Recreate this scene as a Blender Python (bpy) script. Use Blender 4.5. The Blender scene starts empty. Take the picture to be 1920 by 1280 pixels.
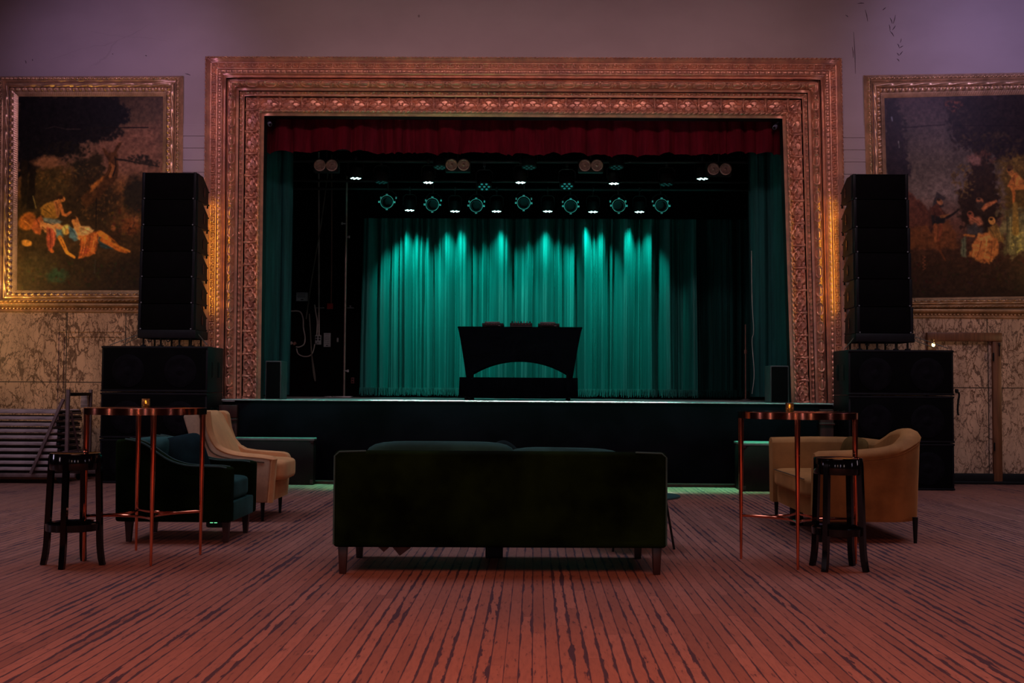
import bpy, bmesh, math, random
import numpy as np
from mathutils import Vector, Matrix

random.seed(7)
rng = np.random.default_rng(7)
S = bpy.context.scene
C = S.collection
PI = math.pi
R = math.radians

# ------------------------------------------------------------------ camera
F = 2100.0
HC = 1.2
PITCH, YAW, ROLL = math.atan(90 / F), 0.020, 0.007
_f = Vector((-math.sin(YAW) * math.cos(PITCH), math.cos(YAW) * math.cos(PITCH), math.sin(PITCH)))
_r0 = Vector((math.cos(YAW), math.sin(YAW), 0))
_u0 = _r0.cross(_f)
CR = _r0 * math.cos(ROLL) + _u0 * math.sin(ROLL)
CU = _u0 * math.cos(ROLL) - _r0 * math.sin(ROLL)
CF = _f
CAMPOS = Vector((0, 0, HC))


def ray(px, py):
    return CF + CR * ((px - 960) / F) + CU * ((640 - py) / F)


def P(px, py, Y):
    """world point seen at a photo pixel on the upright plane at depth Y"""
    d = ray(px, py)
    return CAMPOS + d * (Y / d.y)


def G(px, py, z=0.0):
    """world point seen at a photo pixel on the level plane at height z"""
    d = ray(px, py)
    return CAMPOS + d * ((z - HC) / d.z)


cam = bpy.data.cameras.new('camera')
camo = bpy.data.objects.new('camera', cam)
C.objects.link(camo)
cam.sensor_width = 36
cam.lens = F / 1920 * 36
cam.clip_end = 100
camo.matrix_world = Matrix(((CR.x, CU.x, -CF.x, 0), (CR.y, CU.y, -CF.y, 0), (CR.z, CU.z, -CF.z, HC), (0, 0, 0, 1)))
S.camera = camo


# ------------------------------------------------------------------ objects
def tag(o, label=None, cat=None, group=None, kind=None):
    if label: o['label'] = label
    if cat: o['category'] = cat
    if group: o['group'] = group
    if kind: o['kind'] = kind
    return o


def thing(name, label, cat, loc=(0, 0, 0), rz=0, group=None):
    o = bpy.data.objects.new(name, None)
    o.empty_display_size = .1
    C.objects.link(o)
    o.location = loc
    o.rotation_euler = (0, 0, rz)
    return tag(o, label, cat, group)


class MB:
    """collects shapes, then links them as one mesh object"""

    def __init__(s):
        s.v, s.f = [], []

    def add(s, vs, fs, M=None):
        b = len(s.v)
        if M is not None:
            vs = [M @ Vector(v) for v in vs]
        s.v.extend(tuple(v) for v in vs)
        s.f.extend(tuple(i + b for i in f) for f in fs)
        return s

    def bm(s, bm, M=None):
        bm.verts.ensure_lookup_table()
        bm.verts.index_update()
        return s.add([v.co.copy() for v in bm.verts], [[v.index for v in f.verts] for f in bm.faces], M)

    def box(s, c, size, bev=0.0, seg=2, M=None, top=None):
        """box with bevelled edges; top=(sx, sy) scales its upper face"""
        bm = bmesh.new()
        bmesh.ops.create_cube(bm, size=1)
        for v in bm.verts:
            k = (1, 1)
            if top and v.co.z > 0: k = top
            v.co = Vector((v.co.x * size[0] * k[0], v.co.y * size[1] * k[1], v.co.z * size[2]))
        if bev > 0:
            bmesh.ops.bevel(bm, geom=list(bm.edges), offset=bev, segments=seg, profile=.5, affect='EDGES')
        T = Matrix.Translation(c)
        s.bm(bm, (M @ T) if M is not None else T)
        bm.free()
        return s

    def prism(s, poly, a0, a1, axis='y', bev=0.0, seg=2, M=None):
        """polygon in the two other axes, extruded along axis from a0 to a1"""
        bm = bmesh.new()

        def mk(p, a):
            return {'y': (p[0], a, p[1]), 'x': (a, p[0], p[1]), 'z': (p[0], p[1], a)}[axis]
        A = [bm.verts.new(mk(p, a0)) for p in poly]
        B = [bm.verts.new(mk(p, a1)) for p in poly]
        n = len(poly)
        bm.faces.new(A)
        bm.faces.new(B[::-1])
        for i in range(n):
            bm.faces.new((A[i], B[i], B[(i + 1) % n], A[(i + 1) % n]))
        bmesh.ops.recalc_face_normals(bm, faces=bm.faces)
        if bev > 0:
            ed = [e for e in bm.edges if len(e.link_faces) == 2 and e.calc_face_angle(0) > .5]
            bmesh.ops.bevel(bm, geom=ed, offset=bev, segments=seg, profile=.5, affect='EDGES', clamp_overlap=True)
        s.bm(bm, M)
        bm.free()
        return s

    def tube(s, pts, r, n=8, cap=True, M=None, flat=None):
        """round bar along a path; r a number or one per point; flat=(a, b) stretches the section"""
        pts = [Vector(p) for p in pts]
        m = len(pts)
        rs = r if isinstance(r, (list, tuple)) else [r] * m
        vs, fs = [], []
        nrm = None
        for i, p in enumerate(pts):
            t = (pts[min(i + 1, m - 1)] - pts[max(i - 1, 0)]).normalized()
            if nrm is None:
                nrm = t.orthogonal().normalized() if abs(t.z) < .9 else (Vector((1, 0, 0)) - t * t.x).normalized()
            else:
                nrm = (nrm - t * nrm.dot(t)).normalized()
            bn = t.cross(nrm)
            fa, fb = flat or (1, 1)
            for k in range(n):
                a = 2 * PI * (k + .5) / n
                vs.append(p + nrm * (math.cos(a) * rs[i] * fa) + bn * (math.sin(a) * rs[i] * fb))
        for i in range(m - 1):
            for k in range(n):
                fs.append((i * n + k, i * n + (k + 1) % n, (i + 1) * n + (k + 1) % n, (i + 1) * n + k))
        if cap:
            fs.append(tuple(range(n))[::-1])
            fs.append(tuple((m - 1) * n + k for k in range(n)))
        return s.add(vs, fs, M)

    def ring(s, c, rad, r, n=32, k=8, M=None, axis='z'):
        vs, fs = [], []
        for i in range(n):
            a = 2 * PI * i / n
            for j in range(k):
                b = 2 * PI * j / k
                q, h = rad + r * math.cos(b), r * math.sin(b)
                p = {'z': (q * math.cos(a), q * math.sin(a), h), 'y': (q * math.cos(a), h, q * math.sin(a))}[axis]
                vs.append(Vector(p) + Vector(c))
        for i in range(n):
            for j in range(k):
                fs.append((i * k + j, ((i + 1) % n) * k + j, ((i + 1) % n) * k + (j + 1) % k, i * k + (j + 1) % k))
        return s.add(vs, fs, M)

    def lathe(s, prof, n=24, M=None, a0=0.0):
        """prof: list of (radius, z)"""
        vs, fs = [], []
        m = len(prof)
        for (r, z) in prof:
            for k in range(n):
                a = 2 * PI * k / n + a0
                vs.append((r * math.cos(a), r * math.sin(a), z))
        for i in range(m - 1):
            for k in range(n):
                fs.append((i * n + k, i * n + (k + 1) % n, (i + 1) * n + (k + 1) % n, (i + 1) * n + k))
        if prof[0][0] > 1e-6: fs.append(tuple(range(n))[::-1])
        if prof[-1][0] > 1e-6: fs.append(tuple((m - 1) * n + k for k in range(n)))
        return s.add(vs, fs, M)

    def puff(s, c, size, e=5.0, n=10, M=None, pinch=0.0):
        """soft cushion: a rounded box with full faces; pinch thins its rim along y"""
        bm = bmesh.new()
        bmesh.ops.create_cube(bm, size=2)
        bmesh.ops.subdivide_edges(bm, edges=list(bm.edges), cuts=n, use_grid_fill=True)
        for v in bm.verts:
            p = v.co
            q = (abs(p.x) ** e + abs(p.y) ** e + abs(p.z) ** e) ** (1 / e)
            p = p / q
            ky = 1.0
            if pinch:
                ky = max(.06, (1 - pinch * abs(p.x) ** 3) * (1 - pinch * abs(p.z) ** 3))
            v.co = Vector((p.x * size[0] / 2, p.y * size[1] / 2 * ky, p.z * size[2] / 2))
        T = Matrix.Translation(c)
        s.bm(bm, (M @ T) if M is not None else T)
        bm.free()
        return s

    def build(s, name, m, parent=None, angle=38, smooth=True):
        me = bpy.data.meshes.new(name)
        me.from_pydata(s.v, [], s.f)
        bm = bmesh.new()
        bm.from_mesh(me)
        bmesh.ops.recalc_face_normals(bm, faces=bm.faces)
        bm.to_mesh(me)
        bm.free()
        if smooth:
            me.polygons.foreach_set('use_smooth', [True] * len(me.polygons))
            me.set_sharp_from_angle(angle=R(angle))
        me.materials.append(m)
        o = bpy.data.objects.new(name, me)
        C.objects.link(o)
        if parent is not None: o.parent = parent
        return o


def gridmesh(name, X, Y, Z, m, parent=None, flip=False, smooth=True):
    """numpy grid (rows, cols) of points as one mesh"""
    a, b = X.shape
    co = np.stack([X, Y, Z], -1).reshape(-1, 3).astype(np.float32)
    i = np.arange(a * b).reshape(a, b)
    q = np.stack([i[:-1, :-1], i[:-1, 1:], i[1:, 1:], i[1:, :-1]], -1).reshape(-1, 4)
    if flip: q = q[:, ::-1]
    me = bpy.data.meshes.new(name)
    me.vertices.add(len(co))
    me.vertices.foreach_set('co', co.ravel())
    me.loops.add(q.size)
    me.loops.foreach_set('vertex_index', q.ravel().astype(np.int32))
    me.polygons.add(len(q))
    me.polygons.foreach_set('loop_start', (np.arange(len(q)) * 4).astype(np.int32))
    me.update(calc_edges=True)
    if smooth:
        me.polygons.foreach_set('use_smooth', np.ones(len(q), dtype=bool))
    me.validate()
    me.materials.append(m)
    o = bpy.data.objects.new(name, me)
    C.objects.link(o)
    if parent is not None: o.parent = parent
    return o


def copy_tree(o, parent=None):
    c = o.copy()
    C.objects.link(c)
    if parent is not None: c.parent = parent
    for ch in o.children:
        copy_tree(ch, c)
    return c


def structure(name, mb, m, **k):
    return tag(mb.build(name, m, **k), kind='structure')


def interp(x, xs, ys):
    return float(np.interp(x, xs, ys))


def smooth_path(pts, n=8):
    """Catmull-Rom through points"""
    pts = [Vector(p) for p in pts]
    out = []
    for i in range(len(pts) - 1):
        p0, p1, p2, p3 = pts[max(i - 1, 0)], pts[i], pts[i + 1], pts[min(i + 2, len(pts) - 1)]
        for k in range(n):
            t = k / n
            out.append(.5 * ((2 * p1) + (p2 - p0) * t + (2 * p0 - 5 * p1 + 4 * p2 - p3) * t * t + (3 * p1 - p0 - 3 * p2 + p3) * t ** 3))
    out.append(pts[-1])
    return out


# ------------------------------------------------------------------ materials
def lin(c):
    return tuple(((x / 255) / 12.92 if x / 255 <= .04045 else ((x / 255 + .055) / 1.055) ** 2.4) for x in c)


class NT:
    def __init__(s, name):
        s.m = bpy.data.materials.new(name)
        s.m.use_nodes = True
        s.t = s.m.node_tree
        s.t.nodes.clear()
        s.out = s.t.nodes.new('ShaderNodeOutputMaterial')

    def n(s, typ, ins=None, **props):
        nd = s.t.nodes.new('ShaderNode' + typ)
        for k, v in props.items(): setattr(nd, k, v)
        for k, v in (ins or {}).items(): s.set(nd.inputs[k], v)
        return nd

    def set(s, sock, v):
        if isinstance(v, bpy.types.NodeSocket):
            s.t.links.new(v, sock)
        elif isinstance(v, (tuple, list)) and sock.type == 'RGBA' and len(v) == 3:
            sock.default_value = (*v, 1)
        else:
            sock.default_value = v

    def math(s, op, a, b=0.0, c=0.0, clamp=False):
        nd = s.n('Math', {0: a, 1: b, 2: c}, operation=op, use_clamp=clamp)
        return nd.outputs[0]

    def mix(s, f, a, b, blend='MIX'):
        nd = s.n('Mix', data_type='RGBA', blend_type=blend)
        s.set(nd.inputs[0], f)
        s.set(nd.inputs[6], a)
        s.set(nd.inputs[7], b)
        return nd.outputs[2]

    def coord(s, which='Object'):
        return s.n('TexCoord').outputs[which]

    def mapping(s, v, scale=(1, 1, 1), rot=(0, 0, 0), loc=(0, 0, 0)):
        return s.n('Mapping', {'Vector': v, 'Scale': scale, 'Rotation': rot, 'Location': loc}).outputs[0]

    def noise(s, v, scale, detail=4, rough=.55, dist=0.0):
        return s.n('TexNoise', {'Vector': v, 'Scale': scale, 'Detail': detail, 'Roughness': rough, 'Distortion': dist}).outputs[0]

    def ramp(s, f, stops):
        nd = s.n('ValToRGB', {0: f})
        cr = nd.color_ramp
        while len(cr.elements) < len(stops): cr.elements.new(.5)
        for e, (p, c) in zip(cr.elements, stops):
            e.position = p
            e.color = (*c, 1) if len(c) == 3 else c
        return nd.outputs[0]

    def step(s, f, lo, hi):
        return s.n('MapRange', {0: f, 1: lo, 2: hi, 3: 0.0, 4: 1.0}, interpolation_type='SMOOTHSTEP').outputs[0]

    def bump(s, h, strength=.3, dist=.01):
        return s.n('Bump', {'Height': h, 'Strength': strength, 'Distance': dist}).outputs[0]

    def bsdf(s, **k):
        nd = s.n('BsdfPrincipled')
        for a, v in k.items(): s.set(nd.inputs[a.replace('_', ' ')], v)
        s.t.links.new(nd.outputs[0], s.out.inputs[0])
        return s.m


def pmat(name, base, rough=.5, metal=0.0, var=.25, vscale=6.0, bump=.0, bscale=60.0, spec=.5, sheen=0.0, coat=0.0, tint=None, stretch=(1, 1, 1), **extra):
    t = NT(name)
    co = t.mapping(t.coord(), scale=stretch)
    nz = t.noise(co, vscale, 5, .6)
    lo = tuple(c * (1 - var) for c in base)
    hi = tuple(min(1, c * (1 + var)) for c in (tint or base))
    col = t.mix(t.step(nz, .3, .7), lo, hi)
    k = dict(Base_Color=col, Roughness=rough, Metallic=metal, Specular_IOR_Level=spec)
    if bump: k['Normal'] = t.bump(t.noise(co, bscale, 4, .6), bump, .01)
    if sheen:
        k['Sheen_Weight'] = sheen
        k['Sheen_Roughness'] = .35
        k['Sheen_Tint'] = tuple(min(1, c * 3 + .03) for c in (tint or base)) + (1,)
    if coat: k['Coat_Weight'] = coat
    for a, v in extra.items(): k[a] = v
    return t.bsdf(**k)


def emat(name, col, strength, base=(.02, .02, .02)):
    t = NT(name)
    nz = t.noise(t.coord(), 40, 2)
    c = t.mix(nz, col, tuple(x * .9 for x in col))
    return t.bsdf(Base_Color=base, Emission_Color=c, Emission_Strength=strength, Roughness=.4)


M = {}
# gilded plaster
M['gold'] = pmat('gilded_plaster', (.72, .345, .25), rough=.34, metal=.5, var=.22, vscale=5, bump=.25, bscale=45, tint=(.74, .36, .22))
M['gold_fine'] = pmat('gilded_wood', (.74, .45, .25), rough=.32, metal=.55, var=.25, vscale=7, bump=.15, bscale=70)
M['black'] = pmat('black_paint', (.005, .0045, .005), spec=.25, rough=.55, var=.3, vscale=8, bump=.05, bscale=120)
M['black_matte'] = pmat('black_cloth', (.0013, .0012, .0018), rough=.95, var=.3, spec=.0, bump=.05, bscale=200)
M['grille'] = pmat('speaker_grille', (.0022, .0018, .002), rough=.8, var=.4, vscale=3, spec=.06, bump=.25, bscale=400)
M['cone'] = pmat('speaker_cone', (.0045, .0035, .005), rough=.7, var=.4, vscale=9, spec=.06)
M['cab'] = pmat('speaker_cabinet', (.006, .005, .0065), rough=.5, var=.3, vscale=5, bump=.1, bscale=160, spec=.2)
M['steel'] = pmat('dull_steel', (.30, .29, .30), rough=.45, metal=.8, var=.25)
M['skirt'] = pmat('stage_skirt', (.0028, .0024, .004), rough=.9, var=.6, vscale=1.5, spec=.05, bump=.1, bscale=20)
M['darkwood'] = pmat('dark_red_wood', (.035, .008, .006), rough=.45, var=.4, vscale=4, stretch=(6, 6, .6), spec=.3)
M['legwood'] = pmat('dark_leg_wood', (.022, .006, .005), rough=.4, var=.4, vscale=9)
M['doorwood'] = pmat('brown_door_wood', (.17, .060, .024), rough=.45, var=.3, vscale=3, stretch=(8, 8, .7))
M['copper'] = pmat('polished_copper', (.72, .22, .12), rough=.11, metal=1.0, var=.12, vscale=5)
M['gloss_black'] = pmat('gloss_black_plastic', (.003, .003, .004), rough=.10, var=.2, spec=.32)
M['green_velvet'] = pmat('dark_green_velvet', (.0014, .0036, .0012), rough=.9, var=.7, vscale=1.7, spec=.03, sheen=.03, bump=.06, bscale=14, tint=(.0044, .0105, .0018))
M['teal_velvet'] = pmat('teal_velvet', (.015, .058, .052), rough=.8, var=.3, vscale=4, spec=.12, sheen=.35, bump=.05, bscale=16)
M['navy_velvet'] = pmat('blue_green_velvet', (.004, .016, .019), rough=.85, var=.35, vscale=5, spec=.1, sheen=.2, bump=.06, bscale=14)
M['tan_velvet'] = pmat('tan_velvet', (.72, .335, .135), rough=.75, var=.14, vscale=3, spec=.15, sheen=.35, bump=.1, bscale=9)
M['worn_tan'] = pmat('worn_tan_leather', (.52, .33, .20), rough=.45, var=.25, vscale=5, spec=.4, bump=.12, bscale=12)
M['mustard'] = pmat('mustard_velvet', (.34, .150, .045), rough=.75, var=.3, vscale=2.6, spec=.15, sheen=.35, bump=.12, bscale=8)
M['piping'] = pmat('dark_piping', (.10, .05, .02), rough=.7)
M['lining'] = pmat('torn_lining', (.10, .055, .05), rough=.9, var=.4, vscale=12)
M['valance'] = pmat('deep_red_velvet', (.080, .003, .009), rough=.9, var=.3, vscale=3, spec=.05, sheen=.05, stretch=(3, 3, .5))
M['curtain'] = pmat('teal_tinted_curtain', (.012, .15, .13), rough=.55, var=.18, vscale=2.5, spec=.25, sheen=.15, stretch=(6, 6, .3))  # teal of the stage light is put into the cloth colour
M['leg_curtain'] = pmat('teal_tinted_side_curtain', (.005, .055, .052), rough=.8, var=.3, vscale=2.5, spec=.2, sheen=.1, stretch=(6, 6, .3))  # teal light tinted into the side curtains too, kept darker
M['dark_cloth'] = pmat('added_black_cloth', (.0012, .0012, .0013), rough=1.0, var=.3, spec=.0)  # for the cloth added to blacken the area behind the lamps
M['far_leg'] = pmat('black_teal_leg_cloth', (.003, .042, .038), rough=.8, var=.3, vscale=2.5, spec=.15, stretch=(6, 6, .3))  # darker copy of the curtain cloth, colours its right end as unlit
M['stage_black'] = pmat('stage_black_wall', (.004, .004, .004), rough=.95, var=.3, spec=.05)
M['stage_floor'] = pmat('stage_boards', (.34, .34, .335), rough=.36, var=.25, vscale=3, spec=.5, stretch=(6, .6, 1))
M['boxtop'] = pmat('step_top', (.12, .13, .12), rough=.5, var=.3)
M['pale_metal'] = pmat('pale_table_edge', (.34, .24, .24), rough=.45, var=.35, vscale=6, bump=.1, stretch=(.6, 4, 4))
M['cart_steel'] = pmat('cart_steel', (.16, .095, .09), rough=.45, metal=.3, var=.3)
M['grey_plate'] = pmat('grey_outlet_plate', (.30, .33, .33), rough=.5, var=.15)
M['white_cable'] = pmat('pale_cable', (.42, .38, .34), rough=.6)
M['red_box'] = pmat('red_alarm_box', (.45, .012, .010), rough=.5)
M['white_rubber'] = pmat('pale_paper_sign', (.42, .46, .47), rough=.7)
M['ink'] = pmat('sign_ink', (.04, .05, .06), rough=.7)
M['ring'] = pmat('teal_tinted_ring_steel', (.45, .85, .80), rough=.35, metal=.25, var=.1)  # teal stage light mixed into the colour of the steel
M['reflector'] = pmat('lamp_reflector', (.55, .34, .29), rough=.35, metal=.4, var=.3, vscale=25)
M['blue_grey'] = pmat('blue_grey_plastic', (.16, .16, .24), rough=.5)
M['led_white'] = emat('lit_lamp_lens', (.55, 1.0, .95), 5.0)
M['led_dim'] = emat('dim_lamp_lens', (.02, .36, .34), .42)
M['led_green'] = emat('green_indicator', (.2, .9, .4), 1.2)
M['flame'] = emat('candle_flame', (1.0, .62, .12), 6.0)
M['bulb_lit'] = emat('lit_bulb', (1.0, .75, .30), 5.0)
M['wax'] = pmat('candle_wax', (.75, .55, .30), rough=.5, Emission_Color=(1, .5, .1, 1), Emission_Strength=.12)
M['red_print'] = pmat('deck_red_print', (.25, .03, .03), rough=.5)
M['deck_grey'] = pmat('deck_grey', (.09, .08, .085), rough=.4)
M['brass'] = pmat('brass', (.55, .36, .14), rough=.35, metal=.9)
# ------------------------------------------------------------------ setting
YW = 15.0          # face of the end wall
ZS = 1.05          # stage floor
YF = 14.15         # front of the stage


def floor_material():
    t = NT('worn_floor_planks')
    co = t.coord()
    sx = t.n('SeparateXYZ', {0: co})
    x, y = sx.outputs[0], sx.outputs[1]
    u = t.math('DIVIDE', x, .061)
    idx = t.math('FLOOR', u)
    fr = t.math('SUBTRACT', u, idx)
    rnd = t.n('TexWhiteNoise', {'W': idx}, noise_dimensions='1D').outputs[0]
    rnd2 = t.n('TexWhiteNoise', {'W': t.math('ADD', idx, 91.3)}, noise_dimensions='1D').outputs[0]
    v = t.math('DIVIDE', t.math('ADD', y, t.math('MULTIPLY', rnd, 5.0)), 1.7)
    vid = t.math('FLOOR', v)
    vfr = t.math('SUBTRACT', v, vid)
    board = t.n('TexWhiteNoise', {'Vector': t.n('CombineXYZ', {0: idx, 1: vid}).outputs[0]}, noise_dimensions='2D').outputs[0]
    edge = t.math('MINIMUM', fr, t.math('SUBTRACT', 1.0, fr))          # 0 at the plank edge
    # ragged dark wear along the edges and in patches
    n1 = t.noise(t.mapping(co, scale=(34, 3.6, 1)), 1.0, 5, .65)
    n2 = t.noise(t.mapping(co, scale=(2.6, 1.1, 1)), 1.0, 3, .5)
    n3 = t.noise(t.mapping(co, scale=(60, 9, 1)), 1.0, 3, .6)
    gapw = t.math('ADD', .030, t.math('MULTIPLY', t.step(t.math('ADD', t.math('MULTIPLY', n1, .72), t.math('MULTIPLY', n2, .42)), .49, .80), .34))
    gapw = t.math('MULTIPLY', gapw, t.math('ADD', .15, t.math('MULTIPLY', t.math('POWER', rnd2, 1.6), 1.35)))
    gap = t.math('SUBTRACT', 1.0, t.step(t.math('SUBTRACT', edge, gapw), -.02, .05))
    end = t.math('SUBTRACT', 1.0, t.step(t.math('MINIMUM', vfr, t.math('SUBTRACT', 1.0, vfr)), .001, .004))
    chips = t.step(t.math('ADD', t.math('MULTIPLY', n3, .6), t.math('MULTIPLY', n1, .5)), .64, .70)
    dark = t.math('MAXIMUM', t.math('MAXIMUM', gap, t.math('MULTIPLY', end, .3)), t.math('MULTIPLY', chips, .75))
    wood = t.mix(board, (.195, .080, .058), (.325, .140, .102))
    wood = t.mix(t.step(t.noise(t.mapping(co, scale=(.5, .35, 1)), 1.0, 3), .35, .7), wood, (.29, .105, .066))
    wood = t.mix(t.math('MULTIPLY', t.step(n3, .4, .7), .35), wood, (.14, .055, .045))
    col = t.mix(dark, wood, (.056, .026, .036))
    rough = t.math('ADD', .46, t.math('MULTIPLY', n1, .26))
    h = t.math('SUBTRACT', t.math('MULTIPLY', n3, .25), dark)
    return t.bsdf(Base_Color=col, Roughness=rough, Specular_IOR_Level=.28, Normal=t.bump(h, .35, .004))


def marble_material(name, base, vein, flip=1.0, seams=(), wk=1.0):
    t = NT(name)
    co = t.coord()
    w = t.n('TexNoise', {'Vector': t.mapping(co, scale=(1.4, 1, .6)), 'Scale': 3.2, 'Detail': 7, 'Roughness': .62}).outputs[1]
    wv = t.n('VectorMath', {0: co, 1: t.n('VectorMath', {0: w, 1: (.42, .42, .55)}, operation='MULTIPLY').outputs[0]}, operation='ADD').outputs[0]
    vm = t.mapping(wv, scale=(7.0, .01, 2.0), rot=(0, R(16 * flip), 0))
    d1 = t.n('TexVoronoi', {'Vector': vm, 'Scale': 2.0, 'Randomness': 1.0}, feature='DISTANCE_TO_EDGE').outputs[0]
    d2 = t.n('TexVoronoi', {'Vector': t.mapping(wv, scale=(8.5, .01, 5.2), rot=(0, R(-34 * flip), 0)), 'Scale': 2.6}, feature='DISTANCE_TO_EDGE').outputs[0]
    pat = t.noise(co, 1.7, 3)
    wid = t.math('ADD', .018, t.math('MULTIPLY', t.step(pat, .30, .66), .070 * wk))
    v1 = t.math('SUBTRACT', 1.0, t.step(t.math('SUBTRACT', d1, wid), -.025, .03))
    v2 = t.math('SUBTRACT', 1.0, t.step(t.math('SUBTRACT', d2, t.math('MULTIPLY', wid, .6)), -.01, .02))
    f = t.math('MAXIMUM', t.math('MULTIPLY', v1, .85), t.math('MULTIPLY', v2, t.step(t.noise(co, 4.5, 3), .36, .50)))
    tone = t.mix(t.step(t.noise(t.mapping(co, scale=(2.4, 1, 1.1)), 1.6, 4), .3, .7), base, tuple(min(1, c * 1.4) for c in base))
    vc = t.mix(t.step(t.noise(co, 3.1, 3), .4, .62), vein, (.13, .055, .025))
    col = t.mix(f, tone, vc)
    sz = t.n('SeparateXYZ', {0: co})
    for ax, val in seams:
        dd = t.math('ABSOLUTE', t.math('SUBTRACT', sz.outputs[ax], val))
        col = t.mix(t.math('SUBTRACT', 1.0, t.step(dd, .003, .010)), col, (.05, .03, .02))
    return t.bsdf(Base_Color=col, Roughness=.42, Specular_IOR_Level=.3)


def plaster_material():
    t = NT('old_plaster')
    co = t.coord()
    n = t.noise(t.mapping(co, scale=(.5, 1, .8)), 1.2, 4)
    col = t.mix(t.step(n, .3, .7), (.47, .385, .38), (.56, .465, .46))
    # hairline cracks and a few scuffs
    w = t.n('TexNoise', {'Vector': co, 'Scale': 1.4, 'Detail': 5}).outputs[1]
    wv = t.n('VectorMath', {0: co, 1: t.n('VectorMath', {0: w, 1: (.6, .1, .25)}, operation='MULTIPLY').outputs[0]}, operation='ADD').outputs[0]
    d = t.n('TexVoronoi', {'Vector': t.mapping(wv, scale=(.45, .1, 1.5)), 'Scale': 1.3}, feature='DISTANCE_TO_EDGE').outputs[0]
    ms = t.step(t.noise(co, .55, 2), .53, .62)
    cr = t.math('MULTIPLY', t.math('SUBTRACT', 1.0, t.step(d, .002, .010)), ms)
    d2 = t.n('TexVoronoi', {'Vector': t.mapping(co, scale=(3.1, .1, 2.3)), 'Scale': 1.0}, feature='F1').outputs[0]
    sp = t.math('MULTIPLY', t.math('SUBTRACT', 1.0, t.step(d2, .03, .06)), t.step(t.noise(co, 1.1, 2), .57, .6))
    f = t.math('MAXIMUM', t.math('MULTIPLY', cr, .13), t.math('MULTIPLY', sp, .6))
    col = t.mix(f, col, (.10, .06, .06))
    return t.bsdf(Base_Color=col, Roughness=.7, Specular_IOR_Level=.2, Normal=t.bump(t.noise(co, 2.0, 4), .12, .05))


M['floor'] = floor_material()
M['plaster'] = plaster_material()

fb = MB()
fb.add([(-11, -2, 0), (11, -2, 0), (11, 15.2, 0), (-11, 15.2, 0), (-11, -2, -.1), (11, -2, -.1), (11, 15.2, -.1), (-11, 15.2, -.1)],
       [(0, 1, 2, 3), (4, 7, 6, 5), (0, 4, 5, 1), (1, 5, 6, 2), (2, 6, 7, 3), (3, 7, 4, 0)])
structure('floor', fb, M['floor'])

# proscenium: outer corners on the wall face, inner corners at the opening
YI = 15.26
OUT = [P(380, 750, YW), P(385, 106, YW), P(1578, 109, YW), P(1590, 757, YW)]
INN = [P(490.5, 750, YI), P(497.5, 219, YI), P(1465, 224, YI), P(1482, 757, YI)]
for k in (0, 3):
    OUT[k].z = ZS
    INN[k].z = ZS
xo0, xo1, zo1 = max(OUT[0].x, OUT[1].x) + .035, min(OUT[2].x, OUT[3].x) - .035, min(OUT[1].z, OUT[2].z) - .035

wb = MB()
wb.box(((-9 + xo0) / 2, YW + .12, 4.2), (xo0 + 9, .24, 8.4))
wb.box(((9.5 + xo1) / 2, YW + .12, 4.2), (9.5 - xo1, .24, 8.4))
wb.box(((xo0 + xo1) / 2, YW + .12, (zo1 + 8.4) / 2), (xo1 - xo0, .24, 8.4 - zo1))
structure('wall_back', wb, M['plaster'], smooth=False)

# siding boards on the strips beside the frame
zt = P(360, 233, YW).z
sd = MB()
for i in range(14):
    z1 = zt - i * .165
    xa, xb = P(338, 233, YW).x, P(392, 233, YW).x
    sd.box(((xa + xb) / 2, YW - .006, z1 - .081), (xb - xa, .014, .160), bev=.003, seg=1)
    xa, xb = P(1572, 233, YW).x, P(1628, 233, YW).x
    sd.box(((xa + xb) / 2, YW - .006, z1 - .081), (xb - xa, .014, .160), bev=.003, seg=1)
structure('trim_1', sd, M['plaster'], smooth=False)

# dark scuffs and scratches on the plaster at the upper right
sc = MB()
for (xa, ya, xb, yb) in ((1608, 6.5, 1620, 6), (1668.5, 33, 1673, 44), (1679, 28, 1675, 44), (1667, 46, 1669, 57), (1679, 48, 1673.5, 56), (1668.5, 58, 1676, 68), (1690, 72, 1688, 80),
                         (1682.5, 82, 1686, 89), (1693.5, 86, 1686, 90), (1692.5, 96, 1686, 104), (1681.5, 99, 1685, 104), (1681.5, 110, 1686, 115), (1598, 88, 1600, 108), (1600.5, 60, 1604, 138),
                         (1622, 18, 1627, 40), (1585, 28, 1590, 32), (1661, 14, 1655, 19), (47, 113, 49, 119), (60, 111, 61, 114), (210, 101, 212, 102), (272, 104, 275, 105), (347, 138, 357, 141)):
    a, b = P(xa, ya, YW - .001), P(xb, yb, YW - .001)
    sc.tube([a, (a + b) / 2 + Vector((.004, 0, .003)), b], [.002, .0055, .003], 4)
structure('trim_7', sc, pmat('plaster_scuff', (.09, .06, .07), rough=.9))

# marble dado left and right of the stage
zl, zr = P(130, 584, YW).z, P(1800, 597, YW).z
sx = [P(p, 660, YW).x for p in (40, 127, 237)]
M['marble_left'] = marble_material('veined_marble_left', (.56, .33, .19), (.10, .045, .020), 1, seams=((2, P(100, 716, YW).z), (0, sx[1]), (0, sx[2])))
M['marble_right'] = marble_material('veined_marble_right', (.52, .32, .21), (.09, .045, .03), -1, wk=.55, seams=((2, P(1850, 727, YW).z), (0, P(1848, 600, YW).x)))
db = MB().box(((-9 + OUT[0].x) / 2, YW - .02, zl / 2), (OUT[0].x + 9, .05, zl))
structure('wall_left', db, M['marble_left'], smooth=False)
db = MB().box(((9.5 + OUT[3].x) / 2, YW - .02, zr / 2), (9.5 - OUT[3].x, .05, zr))
structure('wall_right', db, M['marble_right'], smooth=False)
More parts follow.
